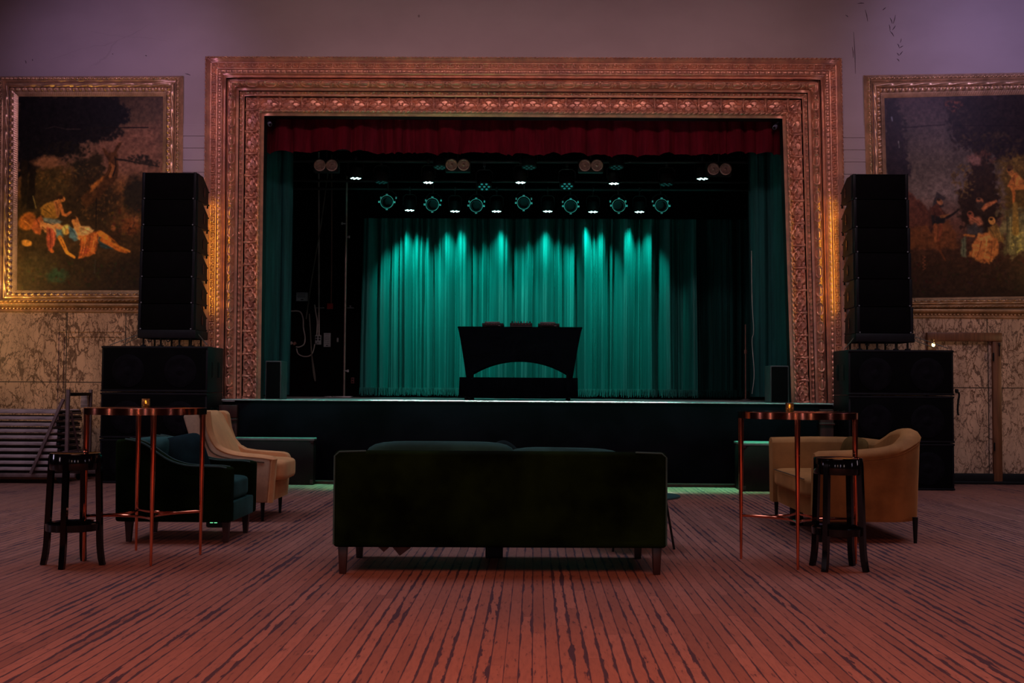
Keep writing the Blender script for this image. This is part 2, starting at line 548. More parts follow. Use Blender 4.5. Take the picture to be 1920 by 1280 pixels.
# blind door outline cut in the left marble
d0, d1 = P(112, 621, YW), P(232, 621, YW)
t = MB()
t.box((d0.x, YW - .05, d0.z / 2), (.022, .016, d0.z), bev=.004)
t.box(((d0.x + d1.x) / 2, YW - .05, d0.z), (d1.x - d0.x, .016, .022), bev=.004)
t.box((d0.x + .08, YW - .05, d0.z / 2 - .03), (.012, .012, d0.z - .06), bev=.003)
t.box(((d0.x + d1.x) / 2 + .04, YW - .05, d0.z - .07), (d1.x - d0.x - .08, .012, .012), bev=.003)
structure('trim_2', t, M['marble_left'])
# baseboards
t = MB().box((8.0, YW - .075, .07), (7.0, .05, .14), bev=.012)
t.box((8.0, YW - .085, .02), (7.0, .07, .04), bev=.01)
structure('baseboard_right', t, M['black'])
t = MB().box((-7.0, YW - .075, .07), (5.0, .05, .14), bev=.012)
structure('baseboard_left', t, M['black'])

# brown wooden door surround on the right
dz = P(1800, 624, YW).z
xa, xb = P(1734, 624, YW).x, P(1871, 624, YW).x
jw = .115
dr = tag(MB().box((xb - jw / 2, YW - .075, dz / 2), (jw, .07, dz), bev=.012).box((xa + jw / 2, YW - .075, dz / 2), (jw, .07, dz), bev=.012)
         .box(((xa + xb) / 2, YW - .08, dz - jw / 2), (xb - xa + .02, .085, jw), bev=.012).build('door_1', M['doorwood']), kind='structure')
cap = MB().box(((xa + xb) / 2, YW - .05, (dz - jw) / 2 + .07), (xb - xa - 2 * jw + .02, .03, dz - jw - .14))
cap.build('door_panel', M['marble_right'], dr, smooth=False)
hb = MB()
for zz in (dz - .32, dz - 1.5):
    hb.box((xb - jw + .004, YW - .118, zz), (.022, .016, .10), bev=.004)
    hb.tube([(xb - jw + .004, YW - .128, zz - .055), (xb - jw + .004, YW - .128, zz + .055)], .008)
hb.build('hinge', M['black'], dr)
hb = MB().box((xb - .028, YW - .116, dz - .24), (.014, .02, .14), bev=.004).box((xb - .028, YW - .116, dz - .15), (.03, .02, .04), bev=.006)
hb.build('latch', M['legwood'], dr)

# ------------------------------------------------------------------ swept mouldings with ornament
KEY = np.array([[int(c) for c in r] for r in ("11111111", "10000000", "10111110", "10100010", "10101110", "10100000", "10111111")], dtype=float)


def orn_key(s, b, per):
    a = (s / per) % 1.0
    j = np.clip((a * 8).astype(int), 0, 7)
    i = np.clip(((1 - b) * 9 - 1).astype(int), -1, 7)
    ok = (i >= 0) & (i < 7)
    return np.where(ok, KEY[np.clip(i, 0, 6), j], 0.0)


def orn_bead(s, b, per):
    a = (s / per) % 1.0
    return np.sqrt(np.clip(1 - ((a - .5) / .42) ** 2, 0, 1)) * np.sqrt(np.clip(1 - ((b - .5) / .5) ** 2, 0, 1))


def orn_rope(s, b, per):
    return (.5 + .5 * np.sin(2 * PI * (s / per + b * .8))) * np.sqrt(np.clip(1 - ((b - .5) / .5) ** 2, 0, 1))


def orn_leaf(s, b, per):
    a = (s / per) % 1.0
    u = np.abs(a - .5) * 2
    lob = np.clip(1 - (u / (.25 + .7 * (1 - b))) ** 2, 0, 1)
    return lob * (.75 + .25 * np.cos(u * 22)) * np.sin(np.clip(b, 0, 1) * PI) ** .6


def orn_cart(s, b, per):
    a = (s / per) % 1.0
    h = np.zeros_like(a + b)
    q = (np.abs((a - .5) / .36) ** 2.6 + np.abs((b - .5) / .46) ** 2.6)
    h = np.where(q < 1, .55, h)
    h = np.where((q < 1) & (q > .62), 1.0, h)
    h = np.where(q < .30, .9 - q, h)
    a2 = ((a + .5) % 1.0) - .5                       # rosette between two ovals
    rr = np.sqrt((a2 / .15) ** 2 + ((b - .5) / .46) ** 2)
    th = np.arctan2((b - .5) / .46, a2 / .15)
    h = np.maximum(h, np.where(rr < 1, (.75 + .25 * np.cos(6 * th)) * (1 - rr ** 2) ** .5, 0))
    return h


def orn_quatre(s, b, per):
    a = (s / per) % 1.0
    x, y = (a - .5) * 2, (b - .5) * 2
    h = np.zeros_like(x + y)
    ed = np.abs(a - .5)                              # double bars between the cells
    h = np.where(ed > .455, .75, h)
    h = np.where((ed > .41) & (ed < .435), .55, h)
    lob = np.full_like(x + y, 9.0)
    for cx, cy in ((.44, 0), (-.44, 0), (0, .46), (0, -.46)):
        lob = np.minimum(lob, np.hypot(x - cx, y - cy) - .37)
    inside = lob < 0
    h = np.where(np.abs(lob) < .06, np.maximum(h, .9), h)
    lob = lob + .015
    dome = np.clip(1 - (np.hypot(x, y) / .85) ** 2, 0, 1)
    h = np.where(inside & (lob < -.06), .12 + .40 * dome, h)
    th = np.arctan2(y, x)
    spand = (np.hypot(np.abs(x) - .68, np.abs(y) - .68) < .2)
    h = np.where(spand & ~inside, np.maximum(h, .55), h)
    return h


def sweep(name, outer, inner, closed, w0, w1, d0, d1, Y0, Y1, m, parent, orn=None, amp=0.0, per=.2, nw=6, ds=.02, curve=0.0):
    """one band of a frame between the outer and the inner outline (fractions w0..w1), standing d0..d1 off the wall"""
    n = len(outer)
    segs = range(n) if closed else range(n - 1)
    rows = []
    for i in segs:
        A0, A1, B0, B1 = outer[i], outer[(i + 1) % n], inner[i], inner[(i + 1) % n]
        L = (A1 - A0).length
        ns = max(4, int(L / ds))
        t = np.linspace(0, 1, ns)[:, None]
        b = np.linspace(0, 1, nw)[None, :]
        w = w0 + (w1 - w0) * b
        pa = [A0[k] + (B0[k] - A0[k]) * w for k in (0, 2)]
        pb = [A1[k] + (B1[k] - A1[k]) * w for k in (0, 2)]
        X = pa[0] + (pb[0] - pa[0]) * t
        Z = pa[1] + (pb[1] - pa[1]) * t
        u = (A1 - A0).normalized()
        mid = (A0 + A1 + B0 + B1) / 4
        s = (X - mid.x) * u.x + (Z - mid.z) * u.z
        lm = ((A1 - A0).length + (B1 - B0).length) / 2
        p = lm / max(1, round(lm / per))
        d = d0 + (d1 - d0) * b + curve * np.sin(b * PI) + 0 * t
        if orn is not None:
            d = d + amp * orn(s + p * 1000, b + 0 * t, p)
        Yb = Y0 + (Y1 - Y0) * w
        rows.append((X, Yb + 0 * t - d, Z))
    X = np.concatenate([r[0] for r in rows]); Y = np.concatenate([r[1] for r in rows]); Z = np.concatenate([r[2] for r in rows])
    if closed:
        X, Y, Z = [np.concatenate([q, q[:1]]) for q in (X, Y, Z)]
    return gridmesh(name, X, Y, Z, m, parent, smooth=False)


pf = thing('proscenium_frame', 'wide gilded plaster frame with Greek key band around the stage opening', 'stage frame')
a = dict(closed=False, Y0=YW, Y1=YI, m=M['gold'], parent=pf)
sweep('outer_rope', OUT, INN, w0=0, w1=.045, d0=.0, d1=.045, orn=orn_rope, amp=.034, per=.06, nw=7, ds=.012, curve=.02, **a)
sweep('fillet', OUT, INN, w0=.045, w1=.10, d0=.062, d1=.045, nw=5, ds=.2, **a)
sweep('greek_key_band', OUT, INN, w0=.10, w1=.235, d0=.035, d1=.035, orn=orn_key, amp=.034, per=.112, nw=20, ds=.0105, **a)
sweep('bead_fillet', OUT, INN, w0=.235, w1=.295, d0=.058, d1=.062, orn=orn_bead, amp=.016, per=.075, nw=9, ds=.0105, **a)
sweep('stepped_moulding', OUT, INN, w0=.295, w1=.365, d0=.085, d1=.045, orn=lambda s, b, p: (np.sin(b * 3 * PI) > 0) * 1.0, amp=.014, nw=14, ds=.2, **a)
sweep('cove', OUT, INN, w0=.365, w1=.415, d0=.015, d1=.02, nw=6, ds=.2, curve=-.02, **a)
sweep('cartouche_moulding', OUT, INN, w0=.415, w1=.535, d0=.055, d1=.030, orn=orn_cart, amp=.058, per=.255, nw=20, ds=.0105, curve=.035, **a)
sweep('fillet', OUT, INN, w0=.535, w1=.575, d0=.062, d1=.055, nw=4, ds=.2, **a)
sweep('leaf_cove', OUT, INN, w0=.575, w1=.635, d0=.01, d1=.0, orn=orn_leaf, amp=.038, per=.075, nw=10, ds=.0105, curve=-.015, **a)
sweep('bright_fillet', OUT, INN, w0=.635, w1=.668, d0=.045, d1=.045, nw=6, ds=.2, curve=.014, **a)
sweep('quatrefoil_panel', OUT, INN, w0=.668, w1=.905, d0=-.025, d1=.06, orn=orn_quatre, amp=.060, per=.298, nw=34, ds=.0105, curve=-.045, **a)
sweep('inner_rope', OUT, INN, w0=.905, w1=.955, d0=.085, d1=.08, orn=orn_rope, amp=.03, per=.07, nw=7, ds=.012, curve=.01, **a)
sweep('inner_fillet', OUT, INN, w0=.955, w1=1.0, d0=.075, d1=.06, nw=4, ds=.2, **a)
# the reveal behind the opening's edge
rv = MB()
for (p, q) in ((0, 1), (1, 2), (2, 3)):
    A, B = INN[p], INN[q]
    rv.add([(A.x, YI - .062, A.z), (B.x, YI - .062, B.z), (B.x, YI + .12, B.z), (A.x, YI + .12, A.z)], [(0, 1, 2, 3)])
rv.build('reveal', M['black'], pf, smooth=False)

# ------------------------------------------------------------------ painted canvases


class Canvas:
    """a small oil painting worked out in numpy: colours are pigments as the photo shows them"""

    def __init__(s, w, h, x0, y0, seed):
        s.w, s.h, s.x0, s.y0 = w, h, x0, y0
        s.r = np.random.default_rng(seed)
        s.img = np.zeros((h, w, 3))
        yy, xx = np.mgrid[0:h, 0:w]
        s.X, s.Y = xx + x0 + .5, yy + y0 + .5

    def fbm(s, sc, oct=4, seed=0):
        r = np.random.default_rng(seed)
        out = np.zeros((s.h, s.w))
        amp = 1.0
        tot = 0
        for o in range(oct):
            k = sc / 2 ** o
            gw, gh = int(s.w / k) + 3, int(s.h / k) + 3
            g = r.random((gh, gw))
            u, v = (s.X - s.x0) / k, (s.Y - s.y0) / k
            i, j = v.astype(int), u.astype(int)
            fu, fv = u - j, v - i
            fu, fv = fu * fu * (3 - 2 * fu), fv * fv * (3 - 2 * fv)
            out += amp * ((g[i, j] * (1 - fu) + g[i, j + 1] * fu) * (1 - fv) + (g[i + 1, j] * (1 - fu) + g[i + 1, j + 1] * fu) * fv)
            tot += amp
            amp *= .55
        return out / tot

    def put(s, mask, col, tex=.12, seed=1):
        m = np.clip(mask, 0, 1)[..., None]
        t = (1 + tex * 2 * (s.fbm(9, 3, seed) - .5))[..., None]
        s.img = s.img * (1 - m) + m * np.array(col, float) * t

    def poly(s, pts, col, soft=1.2, rag=0.0, tex=.15, seed=3):
        pts = np.array(pts, float)
        dx = dy = 0
        if rag:
            dx = (s.fbm(7, 3, seed) - .5) * rag * 2
            dy = (s.fbm(7, 3, seed + 50) - .5) * rag * 2
        x, y = s.X + dx, s.Y + dy
        d = np.full(x.shape, 1e9)
        sg = np.ones(x.shape)
        n = len(pts)
        for i in range(n):
            a, b = pts[i], pts[i - 1]
            ex, ey = b - a
            wx, wy = x - a[0], y - a[1]
            t = np.clip((wx * ex + wy * ey) / (ex * ex + ey * ey + 1e-9), 0, 1)
            d = np.minimum(d, (wx - ex * t) ** 2 + (wy - ey * t) ** 2)
            c1, c2, c3 = y >= a[1], y < b[1], ex * wy > ey * wx
            sg = np.where((c1 & c2 & c3) | (~c1 & ~c2 & ~c3), -sg, sg)
        sd = sg * np.sqrt(d)
        s.put(.5 - sd / (2 * soft), col, tex, seed)

    def blob(s, cx, cy, rx, ry, col, soft=.25, rot=0.0, rag=0.0, tex=.12, seed=5):
        if not rag and not tex:                              # small dabs touch only their own corner of the canvas
            q = max(rx, ry) * (1 + soft) + 2
            x0, x1 = int(max(0, cx - s.x0 - q)), int(min(s.w, cx - s.x0 + q + 1))
            y0, y1 = int(max(0, cy - s.y0 - q)), int(min(s.h, cy - s.y0 + q + 1))
            if x1 <= x0 or y1 <= y0: return
            m = np.clip((1 - np.hypot((s.X[y0:y1, x0:x1] - cx) / rx, (s.Y[y0:y1, x0:x1] - cy) / ry)) / soft + .5, 0, 1)[..., None]
            s.img[y0:y1, x0:x1] = s.img[y0:y1, x0:x1] * (1 - m) + m * np.array(col, float)
            return
        x, y = s.X - cx, s.Y - cy
        if rag:
            x = x + (s.fbm(8, 3, seed) - .5) * rag * 2
            y = y + (s.fbm(8, 3, seed + 9) - .5) * rag * 2
        c, q = math.cos(rot), math.sin(rot)
        u, v = (x * c + y * q) / rx, (-x * q + y * c) / ry
        s.put((1 - np.hypot(u, v)) / soft + .5, col, tex, seed)

    def limb(s, pts, r0, r1, col, tex=.1):
        """a tapering stroke"""
        n = len(pts)
        for k in range(n - 1):
            for q in np.linspace(0, 1, max(9, int(math.hypot(pts[k + 1][0] - pts[k][0], pts[k + 1][1] - pts[k][1]) / max(.8, min(r0, r1)) ))):
                x = pts[k][0] + (pts[k + 1][0] - pts[k][0]) * q
                y = pts[k][1] + (pts[k + 1][1] - pts[k][1]) * q
                r = r0 + (r1 - r0) * (k + q) / (n - 1)
                s.blob(x, y, r, r, col, .5, tex=0)

    def leaves(s, cx, cy, rx, ry, col, n=40, size=3.0):
        for _ in range(n):
            a, q = s.r.random() * 2 * PI, math.sqrt(s.r.random())
            k = .7 + .6 * s.r.random()
            s.dab(cx + math.cos(a) * q * rx, cy + math.sin(a) * q * ry, size * (.5 + s.r.random()), tuple(c * k for c in col))

    def dab(s, x, y, r, col):
        x0, x1 = int(max(0, x - s.x0 - 2 * r)), int(min(s.w, x - s.x0 + 2 * r + 1))
        y0, y1 = int(max(0, y - s.y0 - 2 * r)), int(min(s.h, y - s.y0 + 2 * r + 1))
        if x1 <= x0 or y1 <= y0: return
        X, Y = s.X[y0:y1, x0:x1], s.Y[y0:y1, x0:x1]
        a = s.r.random() * PI
        u = (X - x) * math.cos(a) + (Y - y) * math.sin(a)
        v = -(X - x) * math.sin(a) + (Y - y) * math.cos(a)
        m = np.clip(1.4 - np.hypot(u / r, v / (r * .5)), 0, 1)[..., None] * .8
        s.img[y0:y1, x0:x1] = s.img[y0:y1, x0:x1] * (1 - m) + m * np.array(col, float)


def grad(c, stops, axis='y'):
    q = c.Y if axis == 'y' else c.X
    return np.stack([np.interp(q, [t[0] for t in stops], [t[1][k] for t in stops]) for k in range(3)], -1)


def paint_left():
    c = Canvas(276, 366, 31, 179, 11)
    c.img = grad(c, [(180, (46, 30, 22)), (235, (58, 38, 28)), (300, (74, 46, 34)), (370, (104, 56, 26)), (420, (70, 40, 20)), (545, (34, 20, 13))])
    c.img *= (.85 + .3 * c.fbm(30, 4, 4))[..., None]
    sky2 = (80, 48, 36)
    c.poly([(150, 300), (200, 250), (300, 230), (305, 330), (230, 330)], sky2, 12, 8, seed=21)
    c.poly([(31, 400), (120, 372), (250, 360), (306, 372), (306, 560), (31, 560)], (44, 26, 15), 8, 10, seed=8)
    c.poly([(205, 378), (240, 366), (270, 372), (306, 380), (306, 415), (205, 420)], (62, 36, 18), 5, 6, seed=9)
    # far wooded bank
    c.blob(95, 345, 60, 34, (48, 32, 16), .5, rag=18, seed=31)
    c.blob(70, 400, 70, 44, (38, 24, 14), .5, rag=14, seed=32)
    c.blob(150, 318, 16, 22, (28, 20, 13), .5, rag=10, seed=33)
    c.blob(178, 312, 18, 28, (30, 20, 12), .5, rag=12, seed=34)
    c.leaves(100, 330, 55, 22, (66, 40, 18), 90, 3)
    c.leaves(165, 330, 34, 22, (60, 38, 20), 70, 2.6)
    c.blob(175, 375, 52, 48, (32, 20, 12), .5, rag=16, seed=35)
    c.leaves(185, 378, 42, 36, (62, 36, 18), 110, 2.6)
    c.blob(258, 365, 26, 36, (26, 18, 12), .4, rag=10, seed=36)
    # great dark tree at upper left
    c.poly([(31, 179), (224, 179), (232, 196), (240, 214), (236, 226), (214, 238), (206, 252), (180, 262), (150, 266), (144, 284), (126, 288), (110, 300), (80, 300), (66, 318), (31, 330)], (15, 11, 11), 2.5, 9, .2, seed=41)
    c.leaves(190, 250, 45, 14, (17, 12, 10), 90, 4)
    c.leaves(236, 214, 10, 16, (16, 12, 12), 30, 3.5)
    c.leaves(120, 282, 50, 18, (20, 14, 10), 90, 4)
    c.poly([(36, 300), (50, 300), (50, 380), (38, 392)], (26, 17, 11), 1.5, 3)
    c.poly([(54, 300), (66, 296), (64, 350), (62, 392), (48, 392)], (22, 14, 10), 1.5, 3)
    c.blob(85, 303, 26, 10, (92, 54, 34), .6, rag=6, seed=44)
    # broken trunk with a live branch
    c.poly([(150, 372), (178, 344), (196, 330), (204, 312), (203, 300), (196, 288), (192, 278), (196, 276), (204, 286), (212, 284), (222, 268), (229, 266), (226, 274), (219, 286), (222, 298), (222, 316), (220, 334), (206, 350), (186, 372), (160, 392)], (50, 27, 14), 1.1, 2, .3, seed=45)
    c.poly([(170, 348), (190, 332), (198, 330), (182, 350), (168, 362)], (104, 54, 22), 1.6, 3, seed=46)
    c.limb([(206, 306), (214, 312), (208, 330)], 2, 3.5, (96, 52, 26))
    c.limb([(218, 298), (236, 300), (256, 304), (300, 312)], 1.8, .8, (22, 15, 11))
    c.leaves(262, 298, 22, 9, (24, 17, 12), 60, 3)
    c.leaves(282, 306, 22, 6, (26, 18, 12), 40, 2.6)
    # ground
    c.poly([(31, 440), (110, 470), (200, 490), (306, 470), (306, 560), (31, 560)], (30, 18, 12), 14, 10, seed=52)
    c.blob(70, 500, 34, 26, (36, 24, 16), .8, rag=10, seed=53)
    c.blob(108, 518, 20, 12, (26, 32, 24), .8, rag=8, seed=54)
    c.img *= 1.28
    # seated figure leaning over
    c.blob(50, 415, 15, 18, (150, 74, 30), .3, .7, 2, seed=61)
    c.blob(52, 413, 10, 13, (128, 60, 26), .4, .7, 1, seed=62)
    c.poly([(62, 412), (76, 404), (82, 420), (74, 440), (62, 436), (56, 430)], (140, 62, 34), 1.5, 3, seed=63)
    c.limb([(60, 368), (66, 390)], .9, .9, (120, 90, 50))
    c.poly([(74, 390), (84, 382), (102, 376), (112, 378), (114, 392), (108, 410), (84, 410), (76, 402)], (134, 82, 32), 1.2, 2, .3, seed=64)
    c.poly([(98, 378), (110, 374), (114, 384), (110, 408), (104, 404), (102, 388)], (152, 82, 44), 1.2, 1.5, seed=65)
    c.limb([(110, 376), (115, 373), (117, 374)], 5, 4.4, (170, 92, 44))
    c.blob(113, 370, 5, 4, (44, 24, 14), .4, seed=66)
    c.limb([(112, 384), (118, 402), (124, 404), (132, 398)], 3.2, 2.2, (168, 84, 40))
    c.poly([(78, 408), (106, 412), (116, 416), (104, 424), (84, 420)], (86, 80, 78), 1.5, 2, seed=67)
    c.poly([(72, 412), (88, 418), (108, 420), (120, 424), (108, 440), (88, 440), (74, 426)], (166, 94, 56), 1.5, 3, .3, seed=68)
    c.poly([(88, 426), (102, 432), (104, 450), (96, 474), (90, 470), (86, 446)], (134, 52, 38), 1.5, 2, seed=69)
    c.poly([(104, 428), (116, 432), (118, 444), (106, 446)], (74, 84, 88), 1.5, 2, seed=70)
    c.limb([(112, 446), (119, 460), (126, 474), (140, 483)], 4.2, 2.4, (186, 100, 36))
    c.limb([(96, 470), (98, 472)], 3, 3, (150, 66, 30))
    c.blob(49, 456, 10, 6, (152, 88, 40), .4, .1, 2, seed=71)
    # reclining figure
    c.blob(124, 431, 8, 10, (176, 142, 78), .35, .3, 1, seed=72)
    c.blob(126, 434, 4.5, 6, (160, 96, 42), .4, .3, 1, seed=73)
    c.poly([(128, 424), (142, 430), (150, 448), (140, 452), (130, 444)], (70, 84, 92), 1.5, 2, seed=74)
    c.limb([(140, 412), (143, 420), (148, 432)], 6, 5.5, (182, 100, 50))
    c.blob(137, 408, 6, 4, (46, 24, 14), .4, .2, 1, seed=75)
    c.limb([(146, 428), (152, 444)], 7, 7, (188, 112, 62))
    c.poly([(148, 424), (166, 424), (176, 432), (172, 442), (158, 446), (150, 440)], (182, 124, 78), 1.3, 2, .3, seed=76)
    c.poly([(150, 444), (166, 440), (182, 434), (190, 436), (184, 462), (180, 476), (160, 482), (148, 488), (146, 482), (152, 468)], (172, 78, 34), 1.4, 3, .4, seed=77)
    c.poly([(156, 462), (172, 468), (162, 478), (150, 480)], (132, 50, 30), 2, 3, seed=78)
    c.poly([(184, 440), (196, 446), (216, 466), (190, 466)], (44, 50, 52), 2, 3, seed=79)
    c.limb([(188, 438), (206, 448), (224, 464), (245, 472)], 5.4, 2.2, (190, 94, 34))
    c.limb([(192, 450), (210, 460), (226, 470), (240, 474)], 4, 2, (164, 76, 28))
    # shadowed couple at the edge
    c.blob(214, 428, 5, 6.5, (124, 64, 34), .4, seed=81)
    c.blob(218, 444, 10, 12, (48, 26, 16), .5, rag=4, seed=82)
    c.blob(248, 426, 16, 16, (106, 52, 26), .5, rag=6, seed=83)
    c.blob(256, 412, 6, 6, (122, 66, 36), .5, rag=3, seed=84)
    c.leaves(250, 430, 16, 14, (60, 28, 18), 20, 3)
    # hair, faces, folds of the drapery
    for x, y in ((117, 373.5), (118, 375)):
        c.blob(x, y, 1.0, .8, (80, 36, 18), .6)
    c.limb([(110, 369), (106, 374)], 2.0, 1.2, (40, 22, 14))
    c.limb([(134, 408), (132, 416)], 2.4, 1.2, (44, 24, 14))
    for x, y in ((141, 412.5), (143.5, 412.8), (142.5, 416)):
        c.blob(x, y, .9, .6, (96, 44, 22), .6)
    for a, b, d_ in (((80, 392), (96, 404), (78, 46, 18)), ((88, 386), (98, 400), (96, 58, 22)), ((104, 380), (108, 402), (104, 52, 26)), ((82, 416), (100, 422), (50, 48, 50)), ((78, 426), (92, 438), (104, 54, 32)),
                    ((90, 420), (104, 436), (200, 126, 84)), ((92, 430), (94, 466), (84, 30, 24)), ((98, 432), (100, 462), (170, 76, 54)), ((152, 448), (150, 474), (108, 44, 20)), ((160, 446), (156, 478), (206, 104, 50)),
                    ((170, 442), (164, 476), (116, 48, 22)), ((178, 440), (172, 474), (200, 98, 46)), ((184, 440), (180, 468), (112, 46, 20)), ((152, 428), (170, 436), (140, 88, 52)), ((154, 434), (166, 440), (208, 150, 100)),
                    ((132, 428), (144, 444), (44, 54, 62)), ((138, 430), (146, 446), (100, 112, 116)), ((206, 444), (226, 462), (134, 62, 22)), ((114, 450), (122, 470), (130, 66, 22)), ((66, 410), (74, 430), (96, 40, 24)),
                    ((190, 458), (212, 468), (28, 32, 34)), ((120, 425), (124, 438), (120, 92, 46)), ((45, 408), (56, 420), (104, 48, 20)), ((43, 414), (54, 424), (172, 92, 42))):
        c.limb([a, ((a[0] + b[0]) / 2 + 1.5, (a[1] + b[1]) / 2), b], 1.1, .6, d_)
    for q in range(140):                                    # grass and leaf strokes on the dark ground
        x, y = 34 + 268 * c.r.random(), 486 + 56 * c.r.random()
        c.dab(x, y, 1.5 + 3 * c.r.random(), tuple((26 + 22 * c.r.random()) * k for k in (1.1, .72, .42)))
    for q in range(60):
        x, y = 196 + 108 * c.r.random(), 380 + 60 * c.r.random()
        c.dab(x, y, 1.5 + 2 * c.r.random(), tuple((30 + 40 * c.r.random()) * k for k in (1.2, .66, .36)))
    c.limb([(196, 334), (206, 318), (208, 300)], 1.2, .8, (72, 38, 18))
    c.limb([(212, 330), (218, 312), (216, 294)], 1.2, .8, (20, 11, 8))
    c.limb([(200, 282), (206, 292), (214, 290)], 1.0, .8, (70, 38, 20))
    # seams and scratches of the canvas
    c.limb([(84, 240), (100, 236), (122, 241), (150, 241)], .7, .7, (48, 34, 30))
    c.limb([(190, 239), (240, 238), (279, 238)], .8, .8, (18, 10, 8))
    c.limb([(181, 372), (181, 430)], .8, .6, (20, 12, 10))
    c.limb([(180, 488), (179, 512)], 1.0, .8, (54, 40, 34))
    return c


def paint_right():
    c = Canvas(284, 384, 1656, 178, 12)
    c.img = grad(c, [(180, (48, 32, 32)), (240, (56, 42, 38)), (310, (68, 52, 42)), (365, (88, 68, 60)), (420, (76, 44, 34)), (470, (54, 30, 20)), (560, (34, 20, 14))])
    c.img *= (.85 + .3 * c.fbm(34, 4, 5))[..., None]
    c.poly([(1690, 350), (1712, 370), (1740, 400), (1760, 420), (1760, 470), (1690, 470)], (70, 36, 26), 2, 4, seed=20)
    c.poly([(1690, 430), (1770, 415), (1790, 440), (1790, 470), (1690, 470)], (84, 44, 24), 3, 6, seed=22)
    # tree screens
    c.poly([(1656, 178), (1674, 178), (1686, 210), (1690, 250), (1697, 290), (1703, 330), (1656, 330)], (30, 20, 20), 2, 9, .2, seed=23)
    c.leaves(1690, 260, 8, 60, (30, 21, 18), 50, 3.4)
    c.poly([(1770, 178), (1945, 178), (1945, 310), (1870, 300), (1834, 292), (1818, 276), (1790, 272), (1784, 250), (1776, 220)], (28, 18, 16), 3, 14, .2, seed=24)
    c.leaves(1800, 235, 24, 40, (34, 23, 18), 90, 4)
    c.leaves(1788, 195, 16, 12, (84, 42, 30), 26, 3)
    c.leaves(1850, 270, 70, 22, (42, 28, 18), 90, 4)
    c.poly([(1826, 290), (1850, 290), (1866, 330), (1874, 400), (1860, 440), (1800, 430), (1790, 380), (1806, 340)], (36, 22, 14), 4, 14, seed=25)
    c.leaves(1805, 340, 24, 34, (76, 52, 26), 80, 3)
    c.leaves(1840, 300, 24, 16, (58, 32, 22), 50, 3)
    c.blob(1826, 300, 15, 10, (98, 62, 50), .6, .3, 6, seed=26)
    c.poly([(1870, 300), (1945, 290), (1945, 440), (1880, 420)], (74, 50, 20), 8, 14, seed=27)
    c.leaves(1900, 320, 26, 24, (92, 64, 26), 60, 3)
    # standing man in a peaked hat with a long instrument
    c.poly([(1740, 398), (1748, 372), (1764, 384), (1766, 388)], (36, 28, 26), 1, 1, seed=30)
    c.poly([(1744, 386), (1752, 360), (1768, 372), (1766, 376), (1754, 376)], (44, 34, 32), .9, .5, seed=31)
    c.limb([(1756, 378), (1759, 382)], 4.4, 4, (124, 72, 44))
    c.poly([(1738, 392), (1752, 382), (1760, 392), (1772, 408), (1764, 412), (1760, 420), (1740, 420)], (68, 34, 24), 1.1, 1, seed=33)
    c.poly([(1738, 388), (1742, 392), (1744, 430), (1740, 440), (1735, 430)], (56, 30, 22), 1.2, 1, seed=34)
    c.poly([(1740, 404), (1768, 410), (1766, 420), (1742, 424)], (26, 20, 18), 1.2, 1, seed=35)
    c.limb([(1760, 408), (1774, 406)], 3, 2.6, (108, 62, 34))
    c.limb([(1770, 410), (1782, 404), (1794, 395)], 2.6, 1.0, (26, 18, 16))
    c.limb([(1748, 424), (1748, 440), (1747, 456)], 3.6, 2.2, (112, 56, 30))
    c.limb([(1758, 424), (1757, 440), (1752, 458)], 3.6, 2.2, (98, 46, 26))
    # company seated in the shade
    c.limb([(1832, 378), (1836, 380)], 5, 5, (134, 74, 44))
    c.blob(1836, 388, 12, 8, (46, 32, 24), .4, rag=3, seed=36)
    c.poly([(1836, 394), (1846, 384), (1866, 378), (1868, 382), (1850, 392), (1842, 400)], (140, 74, 40), 1.2, 1, seed=37)
    c.limb([(1815, 404), (1817, 408)], 5.4, 5, (120, 58, 36))
    c.blob(1826, 418, 14, 9, (132, 72, 46), .4, .2, 3, seed=38)
    c.blob(1822, 436, 16, 12, (54, 44, 40), .5, rag=4, seed=39)
    c.limb([(1804, 444), (1822, 446)], 2.4, 2.2, (140, 76, 34))
    c.limb([(1856, 416), (1858, 420)], 5.6, 5.2, (176, 106, 48))
    c.poly([(1848, 430), (1866, 424), (1878, 436), (1880, 460), (1850, 454)], (112, 74, 34), 1.6, 3, .3, seed=40)
    c.poly([(1830, 444), (1850, 440), (1868, 456), (1868, 484), (1850, 498), (1830, 494), (1812, 484), (1818, 462)], (156, 84, 40), 1.8, 4, .35, seed=41)
    c.poly([(1834, 448), (1850, 446), (1848, 456), (1832, 456)], (176, 100, 50), 1.5, 1, seed=42)
    c.poly([(1798, 452), (1806, 446), (1806, 486), (1796, 484)], (84, 78, 56), 1.5, 2, seed=43)
    c.poly([(1870, 400), (1884, 404), (1880, 480), (1896, 486), (1945, 470), (1945, 400), (1900, 396)], (92, 76, 46), 6, 12, .4, seed=44)
    c.leaves(1905, 450, 16, 28, (128, 106, 54), 60, 3)
    c.blob(1878, 432, 8, 14, (104, 84, 50), .6, .3, 3, seed=45)
    # figure on a high seat
    c.limb([(1892, 322), (1896, 328)], 5, 5, (134, 76, 32))
    c.blob(1893, 317, 6, 5, (60, 36, 18), .4, seed=46)
    c.poly([(1894, 332), (1906, 326), (1918, 340), (1922, 356), (1900, 360), (1896, 346)], (160, 86, 34), 1.3, 2, .3, seed=47)
    c.limb([(1904, 332), (1896, 342), (1890, 352)], 3, 2.6, (148, 78, 32))
    c.limb([(1896, 354), (1900, 366), (1899, 384)], 3.6, 2.4, (158, 82, 32))
    c.limb([(1906, 356), (1924, 356), (1945, 358)], 3.6, 3, (160, 86, 34))
    c.limb([(1902, 388), (1902, 440)], 5, 7, (120, 84, 36))
